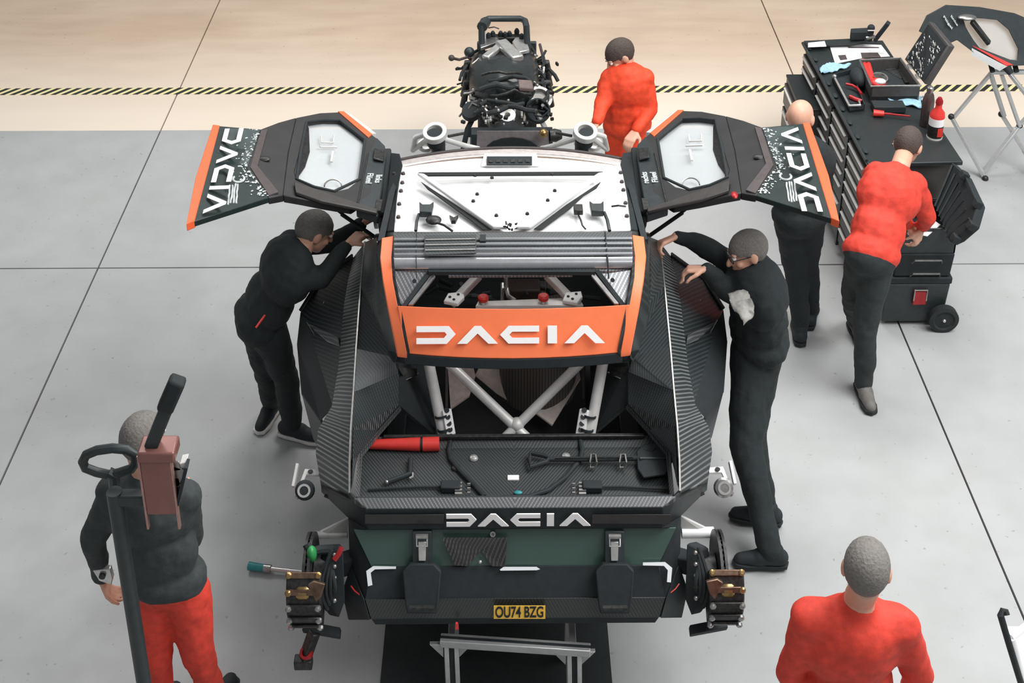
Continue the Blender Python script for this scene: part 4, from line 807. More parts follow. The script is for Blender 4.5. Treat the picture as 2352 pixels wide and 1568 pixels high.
ps = flat('data_sheet', [(1906, 107), (1958, 101), (2024, 104), (2044, 130), (1980, 134), (1918, 147)], 1.004, .003, m_paper, 'large white printed sheet at the far end of the tool chest', 'paper')
m = MB(); m.prism([at(1977, 121, 1.009), at(2016, 121, 1.009), at(2024, 132, 1.009), at(1980, 133, 1.009)], (0, 0, .001)); m.prism([at(1925, 127, 1.009), at(1942, 126, 1.009), at(1946, 136, 1.009), at(1930, 138, 1.009)], (0, 0, .001)); m.prism([at(1948, 107, 1.009), at(2018, 108, 1.009), at(2020, 110, 1.009), at(1948, 110, 1.009)], (0, 0, .001)); m.build('print', m_seam, ps)
# black clamp vice at the far end
t = thing('bench_vice', tuple(at(1985, 92, 1.02)), 'black clamp with a raised arm standing at the far end of the tool chest', 'vice')
MB().prism([at(1952, 93, 1.05), at(1952, 84, 1.05), at(1992, 82, 1.05), at(2000, 93, 1.05)], (0, 0, .07)).build('body', m_dblack, t, .006)
MB().bar(at(2010, 92, 1.10), at(2041, 52, 1.26), .055, .03).build('arm', m_dblack, t, .004)
MB().tube([at(1995, 90, 1.1), at(2002, 66, 1.2)], .03, 10, .022).build('post', m_dblack, t); MB().tube([at(1990, 88, 1.12), at(2010, 84, 1.14)], .014, 8).build('screw', m_steel, t); MB().ell(at(2001, 64, 1.2), .028).build('knob', m_dblack, t)
MB().tube([at(1993, 70, 1.2), at(2009, 70, 1.2)], .006, 6).build('tommy_bar', m_steel, t)
def rag(name, pts, z, label, seed):
    random.seed(seed); n = 14; pl = [at(x, y, z) for x, y in pts]; rows = []
    a, b, c, d = pl
    for i in range(n):
        r = []
        for j in range(n):
            u, v = i/(n-1), j/(n-1); p = a.lerp(b, u).lerp(d.lerp(c, u), v); k = noise.noise(Vector((p.x*14+seed, p.y*11, seed))); q = noise.noise(Vector((p.x*9, p.y*9+seed, 3)))
            r.append(p+Vector((q*.03, k*.03, abs(k)*.055+.012)))
        rows.append(r)
    return tag(MB().grid(rows, (0, 0, -.006)).build(name, m_blue, None, 0, 80), label, 'rag')
rag('cleaning_rag', [(1880, 160), (1905, 147), (1955, 156), (1885, 176)], ZB, 'crumpled pale blue rag left of the open tool case', 3)
rag('cleaning_rag', [(2040, 238), (2062, 222), (2116, 226), (2112, 252)], ZB, 'crumpled pale blue rag in front of the open tool case', 5)
# open tool case with lid
t = thing('tool_case', tuple(at(2040, 200, 1.0)), 'open black tool case full of tools on the tool chest, lid raised', 'tool case')
zt = 1.13; c1, c2, c3, c4 = at(1975, 138, zt), at(2068, 134, zt), at(2114, 197, zt), at(2001, 199, zt)
m_case = M('case_grey', '474443', .5)
m = MB()
for a, b in ((c1, c2), (c2, c3), (c3, c4), (c4, c1)):
    m.prism([a, b, Vector((b.x, b.y, 1.004)), Vector((a.x, a.y, 1.004))], (a.lerp(b, .5)-(c1+c3)/2).normalized()*-.012)
m.build('case_shell', m_case, t); MB().prism([Vector((p.x, p.y, 1.02)) for p in (c1, c2, c3, c4)], (0, 0, .03)).build('case_tray', m_dblack, t)
MB().tube([c1, c2, c3, c4], .008, 8, closed=True).build('case_rim', m_steel, t)
l1, l2 = at(2062, 134, zt), at(2118, 197, zt); up = at(2180, 98, 1.55)-at(2122, 192, 1.17)
e1 = at(2077, 136, 1.14); e2 = at(2123, 193, 1.14); e3 = at(2180, 103, 1.42); e4 = at(2134, 48, 1.46)
nl = (e2-e1).cross(e4-e1).normalized()
if nl.x > 0: nl = -nl
lid = MB().prism([e1, e2, e3, e4], -nl*.05).build('case_lid', m_case, t, .008)
MB().prism([e1.lerp(e3, .06), e2.lerp(e4, .06), e3.lerp(e1, .06), e4.lerp(e2, .06)], nl*.006).build('lid_liner', m_dblack, lid)
m = MB(); random.seed(5)
for k in range(110):
    u, v = random.uniform(.12, .88), random.uniform(.05, .8); p = e1.lerp(e2, u).lerp(e4.lerp(e3, u), v)+nl*.01
    m.box(p, (.004, random.uniform(.008, .03), random.uniform(.006, .02)), Matrix.Rotation(random.random(), 3, 'X'))
ob = m.build('lid_tools', m_steel, lid); ob['kind'] = 'stuff'
for u in (.3, .7): p = e1.lerp(e2, u); MB().box(p, (.03, .06, .012)).build('lid_hinge', m_steell, lid)
MB().prism([at(2062, 160, 1.055), at(2074, 160, 1.055), at(2094, 192, 1.055), at(2078, 192, 1.055)], (0, 0, .01)).build('tray_divider', m_iron, t); m = MB()
for k in range(7): m.bar(at(2035+k*5, 160+k*3, 1.06), at(2058+k*6, 158+k*3.5, 1.06), .004, .006)
m.build('tray_slots', m_steel, t)
MB().ring(at(2020, 180, 1.06), (0, -.2, 1), .06, .05, .01).build('tape_reel', m_steel, t)
tt = thing('red_pliers', tuple(at(2008, 185, 1.055)), 'red handled tool lying inside the open tool case', 'pliers')
MB().tube([at(1992, 140, 1.10), at(1998, 160, 1.10), at(2003, 180, 1.09)], .018, 10).build('handle', m_red, tt); MB().tube([at(1982, 140, 1.10), at(1990, 165, 1.10), at(2006, 192, 1.08)], .02, 10).build('handle', m_red, tt); MB().ell(at(2016, 190, 1.09), (.06, .05, .03)).build('head', m_red, tt); MB().ell(at(2022, 187, 1.11), (.04, .03, .02)).build('jaw', m_paper, tt)
# open drawer tray with tools, and loose tools
t = thing('parts_tray', tuple(at(1950, 215, 1.0)), 'black tray with chrome edges and red pliers inside, left on the chest', 'tray')
q = [at(1912, 172, 1.05), at(1955, 160, 1.05), at(1985, 240, 1.05), at(1952, 244, 1.05)]
MB().prism([Vector((p.x, p.y, 1.004)) for p in q], (0, 0, .012)).build('tray_base', m_dblack, t); m = MB()
for a, b in zip(q, q[1:]+q[:1]): m.prism([a, b, Vector((b.x, b.y, 1.005)), Vector((a.x, a.y, 1.005))], (.006, .004, 0))
m.build('tray_wall', m_black, t); MB().tube([at(1916, 176, 1.055), at(1951, 243, 1.055), at(1976, 242, 1.055), at(1973, 232, 1.055)], .008, 8).build('tray_rim', m_steell, t); MB().ell(at(1917, 176, 1.06), .018).build('rim_knob', m_steel, t)
tag(MB().tube([at(1943, 193, 1.05), at(1958, 196, 1.05), at(1970, 203, 1.05), at(1979, 216, 1.05)], .01, 8).build('red_hose', m_redd), 'short curved red handle sticking out of the black parts tray', 'handle')
tag(MB().tube([at(1952, 222, 1.03), at(1965, 228, 1.03), at(1980, 233, 1.03)], .016, 8).build('cutter', m_redd), 'dark red cutter at the near end of the parts tray', 'cutter')
tag(MB().ell(at(1972, 178, 1.06), (.06, .11, .06)).build('black_pouch', m_dblack), 'black fabric pouch between the parts tray and the open case', 'pouch')
t = thing('screwdriver', tuple(at(2050, 262, 1.0)), 'red handled screwdriver lying across the middle of the tool chest', 'screwdriver')
MB().tube([at(2006, 259, 1.03), at(2030, 261, 1.03)], .024, 12, .02).build('handle', m_red, t); MB().tube([at(2030, 261, 1.03), at(2046, 262, 1.03), at(2090, 267, 1.03)], .009, 8, .006).build('shaft', m_redd, t)
tag(MB().tube([at(2003, 246, 1.012), at(2010, 232, 1.012)], .012, 8).build('marker_pen', m_redd), 'short red marker lying just left of the screwdriver', 'pen')
tag(MB().tube([at(2050, 331, 1.008), at(2098, 342, 1.008)], .006, 8).build('steel_rod', m_steel), 'thin dark steel rod lying on the near end of the chest top', 'rod')
tag(MB().box(at(2040, 245, 1.03), (.22, .1, .05)).build('black_box', m_dblack, None, .006), 'low black box under the front edge of the open case', 'box')
# bottles
b0 = at(2125, 288, 1.0)
t = thing('steel_flask', tuple(b0), 'tall grey brown steel flask standing on the tool chest', 'bottle')
MB().lathe(b0+Vector((0, 0, .001)), (0, 0, 1), [(.036, 0), (.04, .01), (.04, .19), (.03, .235), (.018, .255)], 24).build('body', M('flask_brown', '6b5f5d', .3, .7), t); MB().lathe(b0+Vector((0, 0, .255)), (0, 0, 1), [(.02, 0), (.022, .005), (.022, .035), (.016, .042)]).build('cap', m_steel, t)
b0 = at(2146, 315, 1.0)
t = thing('spray_bottle', tuple(b0), 'red topped bottle with white band, nearest bottle on the chest', 'bottle')
MB().lathe(b0+Vector((0, 0, .001)), (0, 0, 1), [(.046, 0), (.05, .008), (.05, .10)], 24).build('lower_body', m_iron, t); MB().lathe(b0+Vector((0, 0, .10)), (0, 0, 1), [(.0505, 0), (.0505, .055)], 24).build('label_band', m_white, t)
MB().lathe(b0+Vector((0, 0, .155)), (0, 0, 1), [(.05, 0), (.045, .035), (.022, .065), (.02, .10)], 24).build('shoulder', m_red, t); MB().lathe(b0+Vector((0, 0, .255)), (0, 0, 1), [(.024, 0), (.024, .02), (.012, .045)]).build('cap', m_redd, t)
MB().box(b0+Vector((.015, -.05, .06)), (.035, .008, .06)).build('red_label', m_red, t); MB().lathe(b0, (0, 0, 1), [(.052, 0), (.052, .012)], 24).build('base_ring', m_lwhite, t)

# ---------------------------------------------------------------- rolling case stack with open lid
y0 = at(2095, 750, 0).y; cx = at(2094, 750, 0).x
t = thing('rolling_case', (cx, y0+.2, 0), 'black rolling tool box with red latch and lifted ribbed lid', 'tool box')
def tbx(z0, z1, x0, x1, y1, tap, nm, mat=m_black):
    m = MB(); c = (x0+x1)/2; w = (x1-x0)/2; m.add([Vector((c+sx*w*k, (y0+y1)/2+sy*(y1-y0)/2*k, z)) for z, k in ((z0, tap), (z1, 1)) for sx, sy in ((-1, -1), (1, -1), (1, 1), (-1, 1))], [(0, 1, 2, 3), (7, 6, 5, 4), (0, 1, 5, 4), (1, 2, 6, 5), (2, 3, 7, 6), (3, 0, 4, 7)]); return m.build(nm, mat, t, .01)
xa, xb = cx-.21, cx+.21
tbx(.03, .33, xa, xb, y0+.38, .93, 'lower_box'); tbx(.33, .38, xa-.01, xb+.01, y0+.39, 1, 'lower_lid', m_dblack)
tbx(.385, .56, xa+.04, xb, y0+.36, .95, 'upper_box', m_dblack)
m = MB(); z1 = .74
for (x0, y0_, x1, y1_) in ((xa+.06, y0+.01, xb, y0+.025), (xa+.06, y0+.345, xb, y0+.36), (xa+.06, y0+.01, xa+.075, y0+.36), (xb-.015, y0+.01, xb, y0+.36)): m.box(((x0+x1)/2, (y0_+y1_)/2, .65), (x1-x0, y1_-y0_, .18))
m.build('top_box', m_black, t, .004); MB().box((cx+.03, y0+.18, .60), (.33, .32, .02)).build('box_floor', m_dblack, t)
MB().tube([(xa+.06, y0+.012, z1), (xb, y0+.012, z1), (xb, y0+.355, z1), (xa+.06, y0+.355, z1)], .01, 8, closed=True).build('box_rim', m_iron, t)
L4 = [at(2150, 565, .74), at(2160, 545, .80), at(2235, 520, .95)]
h1 = Vector((xb, y0+.01, .75)); h2 = Vector((xb, y0+.36, .75)); o1 = at(2222, 548, .80)
lidp = [at(2180, 553, .76), at(2147, 470, .78), at(2186, 372, 1.0), at(2215, 400, 1.08), at(2246, 465, 1.05), at(2232, 515, .95), at(2195, 545, .84)]
lid = MB().prism(lidp, (.05, -.01, -.03)).build('raised_lid', m_dblack, t, .008)
for k in range(7):
    a = lidp[0].lerp(lidp[1], k/7+.07); b = lidp[5].lerp(lidp[2], k/7+.07); MB().bar(a+Vector((-.006, 0, .008)), b+Vector((-.006, 0, .008)), .012, .012).build('lid_rib', m_black, lid)
for a in (lidp[3], lidp[4], lidp[5], lidp[6]): MB().box(a+Vector((.0, 0, -.01)), (.05, .05, .05), Matrix.Rotation(.5, 3, 'Y')).build('lid_lug', m_dblack, lid, .006)
MB().box((cx+.02, y0-.008, .235), (.085, .025, .10)).build('latch', m_redd, t, .005); MB().tube([(cx-.02, y0-.02, .22), (cx-.02, y0-.02, .30), (cx+.06, y0-.02, .30), (cx+.06, y0-.02, .22)], .006, 6).build('latch_wire', m_steel, t)
for z in (.42, .52): MB().tube([(cx-.06, y0-.005, z-.02), (cx-.05, y0-.025, z+.01), (cx+.12, y0-.025, z+.01), (cx+.13, y0-.005, z-.02)], .006, 6).build('wire_handle', m_steel, t)
wc = Vector((xb-.03, y0-.02, .095)); wh = MB().lathe(wc, (0, -1, 0), [(.02, 0), (.095, 0), (.095, .045), (.07, .05), (.06, .04), (.02, .045)], 28).build('wheel', m_rubber, t); MB().ell(wc+Vector((0, -.045, 0)), .012).build('wheel_bolt', m_steell, wh)
MB().lathe(Vector((xa+.05, y0+.3, .03)), (1, 0, 0), [(.03, 0), (.03, .03)]).build('castor', m_rubber, t)
tag(MB().prism([at(2093, 536, .72), at(2138, 502, .72), at(2160, 517, .72), at(2130, 543, .72)], (0, 0, .004)).build('paper_note', m_paper), 'folded printed paper sticking out of the open rolling tool box', 'paper')
tag(MB().tube([at(2072, 505, .70), at(2090, 535, .72)], .018, 8).build('pink_cloth_roll', M('pale_pink', 'b98a86', .7)), 'small pale pink roll at the left edge of the open tool box', 'cloth')

# ---------------------------------------------------------------- folding trestle with the spare door
f1 = at(2263, 410, 0); t = thing('folding_trestle', (f1.x+.2, f1.y+.3, 0), 'silver folding trestle with crossed legs carrying the spare door', 'trestle')
def bp(a, b, w=.035, nm='leg', mt=m_alu): return MB().bar(a, b, w, w*.7).build(nm, mt, t, .003)
bp(at(2185, 268, .45), at(2263, 410, 0)); bp(at(2190, 270, .44), at(2283, 160, .88)); bp(at(2258, 396, .03), at(2342, 288, .38)); bp(at(2342, 290, .38), at(2300, 170, .85)); bp(at(2300, 262, .45), at(2352, 345, .18)); bp(at(2275, 168, .86), at(2306, 266, .45)); bp(at(2320, 170, .9), at(2375, 240, .7)); bp(at(2352, 345, .18), at(2420, 440, 0)); bp(at(2342, 288, .38), at(2420, 200, .7))
for a, b in (((2185, 268), .45), ((2342, 288), .38), ((2263, 410), .01), ((2300, 262), .45)): MB().ell(at(*a, b), .025).build('joint', m_iron, t)
bp(at(2275, 165, .88), at(2420, 165, .88), .04, 'top_rail')
t = thing('spare_door', tuple(at(2260, 90, .95)), 'black spare door with window and red and white edge on the folding trestle', 'car door')
zz = lambda x, y: .98+.42*max(0, (150-y)/140)
G = lambda x, y, d=0: at(x, y, zz(x, y)+d)
prs = [((2110, 72), (2218, 62)), ((2128, 35), (2213, 45)), ((2172, 11), (2222, 40)), ((2250, 16), (2262, 43)), ((2330, 30), (2290, 46)), ((2400, 60), (2316, 68)), ((2405, 120), (2338, 112)), ((2360, 150), (2336, 138)), ((2314, 152), (2320, 137)), ((2238, 122), (2250, 110)), ((2198, 92), (2236, 92)), ((2180, 100), (2226, 76))]
vs = []; N = len(prs)
for o, i in prs: vs += [G(*o), G(*i), G(*o, -.05), G(*i, -.05)]
fs = []
for k in range(N):
    a = 4*k; b = 4*((k+1) % N); fs += [(a, b, b+1, a+1), (a+2, a+3, b+3, b+2), (a, a+2, b+2, b), (a+1, b+1, b+3, a+3)]
MB().add(vs, fs).build('door_frame', m_black, t, .006)
MB().prism([G(*i, -.02) for o, i in prs], (0, 0, .006)).build('window', m_glass, t)
MB().prism([G(2234, 106, .008), G(2242, 110, .008), G(2326, 150, .008), G(2312, 152, .008)], (0, 0, .006)).build('edge_stripe', m_red, t)
MB().prism([G(2232, 112, .006), G(2310, 153, .006), G(2296, 163, -.02), G(2231, 127, -.02)], (0, 0, .006)).build('edge_stripe', m_white, t)
MB().bar(G(2232, 48, .0), G(2272, 100, .0), .06, .03).build('window_bar', m_iron, t, .006); MB().ell(G(2222, 40, .02), (.07, .04, .02)).build('hinge_plate', m_steel, t)
ex = (G(2190, 62)-G(2172, 36)).normalized(); ey = Vector((0, 0, 1)).cross(ex)
put_text('handwriting', 'Flügel', .05, G(2176, 52, .006), ex, ey, m_print, t, .004); put_text('handwriting', 'links', .05, G(2191, 48, .006), ex, ey, m_print, t, .004)
MB().tube([at(2312, 154, .97), at(2322, 170, .93)], .035, 10, .02).build('mirror_stub', m_dblack, t)
for x in (2275, 2330): MB().tube([G(x, 145, -.05), at(x+5, 165, .90)], .02, 8).build('rest_pad', m_rubber, t)
# cart corner, bottom right
t = thing('white_cart', (at(2335, 1560, .5).x, at(2335, 1560, .5).y, 0), 'white tubular cart with a black hooked pole cut by the bottom right corner', 'cart')
MB().tube([at(2312, 1412, .95), at(2310, 1404, .96), at(2303, 1402, .96), at(2298, 1412, .95), at(2318, 1480, .82), at(2345, 1568, .62), at(2350, 1590, .0)], .014, 10).build('hook_pole', m_dblack, t)
MB().tube([at(2322, 1465, .8), at(2350, 1568, .6), at(2352, 1600, .0)], .02, 10).build('frame_tube', m_white, t); MB().tube([at(2322, 1465, .8), at(2380, 1420, .8)], .016, 10).build('frame_tube', m_white, t)
q = at(2400, 1520, .6); MB().box(q, (.25, .35, .03)).build('shelf', m_white, t, .006); MB().tube([q+Vector((.05, .1, 0)), (q.x+.05, q.y+.1, 0)], .016, 8).build('leg', m_white, t); MB().tube([at(2380, 1420, .8), (at(2380, 1420, .8).x, at(2380, 1420, .8).y, 0)], .016, 8).build('leg', m_white, t)

# ---------------------------------------------------------------- lift, bottom left
YL = 4.02
def zrow(px, py, Y): return at(px, py, None, Y)
t = thing('mast_lift', (zrow(345, 1100, YL).x, YL, 0), 'tall brownish mast lift with black boom and oval handle, bottom left', 'lift')
m_mast = M('mast_brown', '8f625b', .35, .3, var=.15, scale=6)
a = zrow(345, 1022, YL); 
zm = zrow(345, 1165, YL).z
MB().box((a.x+.02, YL, (a.z+zm)/2), (.115, .08, a.z-zm)).build('mast', m_mast, t, .006)
hp = zrow(262, 1128, YL)
MB().cyl((hp.x, YL, .07), (hp.x, YL, hp.z), .03).build('post', m_black, t)
MB().bar((hp.x, YL, zm+.05), (a.x+.03, YL, zm+.05), .05, .05).build('mast_arm', m_black, t, .006)
for d in (-1, 1): MB().box((a.x+.02+d*.06, YL-.03, a.z-.2), (.008, .02, .36)).build('mast_rail', M('rail_pinkish', 'b58c84', .3, .5), t)
MB().bar(zrow(348, 1022, YL), zrow(408, 872, YL), .05, .05, (0, 1, 0)).build('boom', m_black, t, .006)
MB().bar(zrow(382, 930, YL)+Vector((0, -.02, 0)), zrow(412, 862, YL)+Vector((0, -.02, 0)), .062, .06, (0, 1, 0)).build('boom_sleeve', m_dblack, t, .012)
MB().box((a.x+.03, YL, a.z-.02), (.14, .1, .05)).build('boom_clevis', m_mast, t, .008)
m = MB(); hc = [(190, 1060), (198, 1044), (222, 1034), (258, 1029), (292, 1032), (310, 1042), (312, 1062), (302, 1076), (272, 1086), (250, 1090), (222, 1084), (196, 1074)]
YH = YL+.12
MB().tube([zrow(x, y, YH) for x, y in hc], .019, 10, closed=True).build('oval_handle', m_black, t); MB().tube([zrow(250, 1086, YH), zrow(262, 1090, YH), zrow(265, 1130, YH)], .024, 10).build('handle_stem', m_black, t); 
MB().bar(zrow(398, 1068, YL)+Vector((0, 0, 0)), zrow(372, 1135, YL), .012, .10, (1, 0, 0)).build('carriage_plate', m_steel, t, .002)
MB().prism([zrow(412, 1065, YL), zrow(428, 1062, YL), zrow(412, 1148, YL), zrow(398, 1128, YL)], (0, .05, 0)).build('carriage_cheek', m_lwhite, t, .003)
MB().bar(zrow(430, 1064, YL-.01), zrow(410, 1150, YL-.01), .012, .05, (0, 1, 0)).build('carriage_edge', m_dblack, t)
for y in (1072, 1108, 1128): MB().bar(zrow(372, y, YL), zrow(414, y-4, YL), .012, .04).build('carriage_link', m_steel, t, .002)
for d in (-1, 1):
    MB().bar((hp.x+d*.22, YL-.25, .06), (hp.x+d*.16, YL+.25, .06), .05, .05).build('base_leg', m_black, t); MB().lathe((hp.x+d*.22, YL-.25, .04), (1, 0, 0), [(.01, -.015), (.04, -.015), (.04, .015), (.01, .015)]).build('castor', m_rubber, t)
MB().bar((hp.x-.22, YL, .07), (hp.x+.22, YL, .07), .06, .05).build('base_bar', m_black, t)
# ---------------------------------------------------------------- people
def evalmesh(ob):
    dg = bpy.context.evaluated_depsgraph_get(); dg.update(); me = bpy.data.meshes.new_from_object(ob.evaluated_get(dg)); return me
CLOUD = bpy.data.textures.new('folds', 'CLOUDS'); CLOUD.noise_scale = .15
def fused(name, mb, mat, parent, vox=.009, smooth=4, folds=0., keep=None):
    """overlapping rounded volumes fused into one continuous skin"""
    o = Vector(parent['base']); me = bpy.data.meshes.new(name); me.from_pydata([p-o for p in mb.v], [], mb.f)
    b = bmesh.new(); b.from_mesh(me); bmesh.ops.recalc_face_normals(b, faces=b.faces[:]); b.to_mesh(me); b.free()
    t = bpy.data.objects.new('tmp', me); COL.objects.link(t)
    r = t.modifiers.new('r', 'REMESH'); r.mode = 'VOXEL'; r.voxel_size = vox
    if smooth: s_ = t.modifiers.new('s', 'SMOOTH'); s_.factor = .5; s_.iterations = smooth
    if folds:
        d = t.modifiers.new('d', 'DISPLACE'); d.texture = CLOUD; d.strength = folds; d.mid_level = .5
    m2 = evalmesh(t); bpy.data.objects.remove(t); m2.name = name
    if keep:
        b = bmesh.new(); b.from_mesh(m2); kill = [v for v in b.verts if not keep(v.co+o)]; bmesh.ops.delete(b, geom=kill, context='VERTS'); b.to_mesh(m2); b.free()
    m2.materials.clear(); m2.materials.append(mat); m2.polygons.foreach_set('use_smooth', [True]*len(m2.polygons))
    ob = bpy.data.objects.new(name, m2); COL.objects.link(ob); ob['base'] = list(o); ob.parent = parent; return ob
def cap(mb, a, b, ra, rb, seg=14):
    a = Vector(a); b = Vector(b); d = b-a; L = d.length; n = 4; pr = []
    for k in range(n+1): t = PI/2*k/n; pr.append((max(.0005, ra*math.sin(t)), -ra*math.cos(t)))
    for k in range(n+1): t = PI/2*k/n; pr.append((max(.0005, rb*math.cos(t)), L+rb*math.sin(t)))
    mb.lathe(a, d, pr, seg)
def frame(f, u):
    f = Vector(f).normalized(); s = f.cross(Vector(u)).normalized(); u2 = s.cross(f); return Matrix((s, f, u2)).transposed()
m_skin = M('skin', 'd9a58c', .5, var=.05); m_skind = M('skin_ruddy', 'c98a74', .5, var=.05)
def head(mb, c, R, k=1.0):
    P = lambda x, y, z: c+R@Vector((x, y, z))*k
    mb.ell(P(0, -.012, .025), (.076*k, .098*k, .090*k), R, 20, 14); mb.ell(P(0, .03, -.035), (.060*k, .066*k, .075*k), R, 16, 10); mb.ell(P(0, .052, -.082), (.036*k, .034*k, .028*k), R)
    cap(mb, P(0, .088, .02), P(0, .112, -.022), .010*k, .015*k, 10); mb.ell(P(0, .086, -.058), (.024*k, .012*k, .010*k), R)
    for s in (-1, 1): mb.ell(P(s*.078, -.005, .0), (.012*k, .022*k, .034*k), R); mb.ell(P(s*.03, .082, .034), (.024*k, .012*k, .008*k), R); mb.ell(P(s*.04, .066, -.02), (.022*k, .02*k, .02*k), R)
def hand(mb, w, fw, pn, side, curl=.6, k=1.0):
    """w wrist, fw finger direction, pn palm normal (fingers curl toward it), side +1/-1 puts the thumb"""
    fw = Vector(fw).normalized(); pn = Vector(pn); pn = (pn-fw*pn.dot(fw)).normalized(); sd = fw.cross(pn)*side; w = Vector(w)
    for i, (L, sp) in enumerate(((.80, -.030), (.92, -.010), (.88, .010), (.70, .028))):
        a = w+fw*.012+sd*sp*.6*k; b = w+fw*.085*k+sd*sp*k; cap(mb, a, b, .013*k, .0125*k, 8); d = fw.copy(); p = b
        for j, l in enumerate((.042, .028, .022)):
            ang = curl*(.9 if j == 0 else 1.1); d = (d*math.cos(ang)+pn*math.sin(ang)*1).normalized() if j == 0 else (d*math.cos(ang)+(pn-d*pn.dot(d)).normalized()*math.sin(ang)).normalized()
            q = p+d*l*L*k*1.05; cap(mb, p, q, (.0095-.0008*j)*k, (.0088-.0008*j)*k, 8); p = q
    a = w+fw*.02*k-sd*.02*k; d = (fw*.6-sd*.8+pn*.25).normalized(); b = a+d*.045*k; cap(mb, a, b, .014*k, .012*k, 8); d2 = (fw*.85-sd*.25+pn*.4).normalized(); c = b+d2*.032*k; cap(mb, b, c, .0115*k, .010*k, 8); cap(mb, c, c+(d2+pn*.5).normalized()*.026*k, .010*k, .0085*k, 8)
def person(loc, label, J, top, legs, shoes=None, hair=None, hairline=.03, glasses=False, vneck=False, skin=None, k=1.0, short=False, stripe=None, bulk=1.0):
    t = thing('person', loc, label, 'person'); J = {a: Vector(b) for a, b in J.items()}; skin = skin or m_skin
    pel, chs, nk, hd = J['pelvis'], J['chest'], J['neck'], J['head']; R = frame(J['face'], J.get('up', (0, 0, 1)))
    ax = (J['sR']-J['sL']).normalized(); fr = ax.cross((chs-pel).normalized())
    Rt = Matrix((ax, fr, ax.cross(fr))).transposed()
    b = MB(); head(b, hd, R, k); cap(b, nk, hd+R@Vector((0, -.02, -.05)), .056*k, .054*k); cap(b, chs, nk, .08, .055)
    b.ell(chs, (.13, .08, .13), Rt); b.ell(pel, (.12, .085, .11), Rt); cap(b, pel, chs, .085, .085)
    for s in 'LR':
        S_, E__, W_ = J['s'+s], J['e'+s], J['w'+s]; cap(b, chs, S_, .07, .05); cap(b, S_, E__, .046, .036); cap(b, E__, W_, .037, .025)
        hf = J.get('h'+s, (W_-E__)); hand(b, W_, hf, J.get('p'+s, (0, 0, -1)), 1 if s == 'R' else -1, J['c'+s].x if 'c'+s in J else .5, 1.05)
        H_, K_, A_ = J['H'+s], J['K'+s], J['A'+s]; cap(b, H_, K_, .075, .052); cap(b, K_, A_, .053, .036); pass
    body = fused('body', b, skin, t, .0075, 2)
    c = MB(); c.ell(chs+(nk-chs)*.1, (.20*bulk, .135*bulk, .19), Rt); c.ell(pel.lerp(chs, .45), (.165*bulk, .125*bulk, .20), Rt); c.ell(pel.lerp(chs, .05), (.175*bulk, .135*bulk, .12), Rt); cap(c, chs.lerp(nk, .2), chs.lerp(nk, .8), .10, .068)
    for s in 'LR':
        S_, E__, W_ = J['s'+s], J['e'+s], J['w'+s]; cap(c, chs.lerp(nk, .35), S_, .095, .078); cap(c, S_, E__, .073, .056)
        if short: pass
        else: cap(c, E__, W_.lerp(E__, .08), .055, .040)
    fused('jacket' if not short else 'shirt', c, top, t, .012, 3, .03)
    c = MB(); c.ell(pel, (.165*bulk, .128*bulk, .13), Rt)
    for s in 'LR':
        H_, K_, A_ = J['H'+s], J['K'+s], J['A'+s]; cap(c, pel, H_, .11*bulk, .10*bulk); cap(c, H_, K_, .103*bulk, .074*bulk); cap(c, K_, A_+(K_-A_)*.02, .073*bulk, .056*(1+(bulk-1)*.5))
    fused('trousers', c, legs, t, .012, 3, .03)
    for s in 'LR':
        A_ = J['A'+s]; T = Vector(J['T'+s]); T.z = 0; T.normalize(); g = Vector((A_.x, A_.y, max(.0, A_.z-.085))); Rf = frame(T, (0, 0, 1)); sh = MB()
        P = lambda x, y, z: g+Rf@Vector((x, y, z))
        cap(sh, P(0, -.05, .055), P(0, .05, .055), .045, .045); cap(sh, P(0, .05, .045), P(0, .15, .034), .046, .034); cap(sh, P(0, -.03, .07), P(0, -.02, .10), .044, .046)
        so = fused('shoe', sh, shoes or m_dblack, t, .008, 2)
        pr = [P(x*1.0, y, .004) for x, y in ((-.036, -.085), (-.044, -.03), (-.042, .05), (-.048, .12), (-.036, .175), (0, .192), (.036, .175), (.048, .12), (.042, .05), (.044, -.03), (.036, -.085), (0, -.098))]
        MB().prism(pr, (0, 0, .022)).build('sole', m_lwhite if vneck else m_rubber, so, .003)
    for s in (-1, 1):
        e = MB(); e.ell(hd+R@Vector((s*.031, .083, .018))*k, .0125*k, None, 10, 7); e.build('eye', m_white, body); e2 = MB(); e2.ell(hd+R@Vector((s*.031, .0935, .018))*k, .0055*k, None, 8, 5); e2.build('iris', m_dblack, body)
    if hair:
        h = MB(); rows = []; n = 28
        for i in range(15):
            th = PI*i/14*.72; r = []
            for j in range(n+1):
                ph = 2*PI*j/n; fr_ = math.sin(ph); lim = .56 if fr_ > .3 else (.80 if fr_ > -.3 else 1.0)
                tt = th*lim/.85; w = 1+.02*noise.noise(Vector((j*.9, i*.8, 2)))
                r.append(hd+R@Vector((.082*math.sin(tt)*math.cos(ph)*w, -.014+.106*math.sin(tt)*math.sin(ph)*w, .025+.100*math.cos(tt)*w))*k)
            rows.append(r)
        h.grid(rows, (0, 0, -.003)); h.build('hair', hair, body, 0, 80)
    if glasses:
        gm = MB()
        for s in (-1, 1):
            gm.tube([hd+R@Vector((s*.034+.024*math.cos(a), .100, .018+.018*math.sin(a)))*k for a in [2*PI*q/12 for q in range(12)]], .0025, 6, closed=True); gm.tube([hd+R@Vector((s*.058, .098, .022))*k, hd+R@Vector((s*.082, .0, .02))*k], .0025, 6)
        gm.tube([hd+R@Vector((-.01, .102, .02))*k, hd+R@Vector((.01, .102, .02))*k], .0025, 6); gm.build('glasses', m_dblack, body)
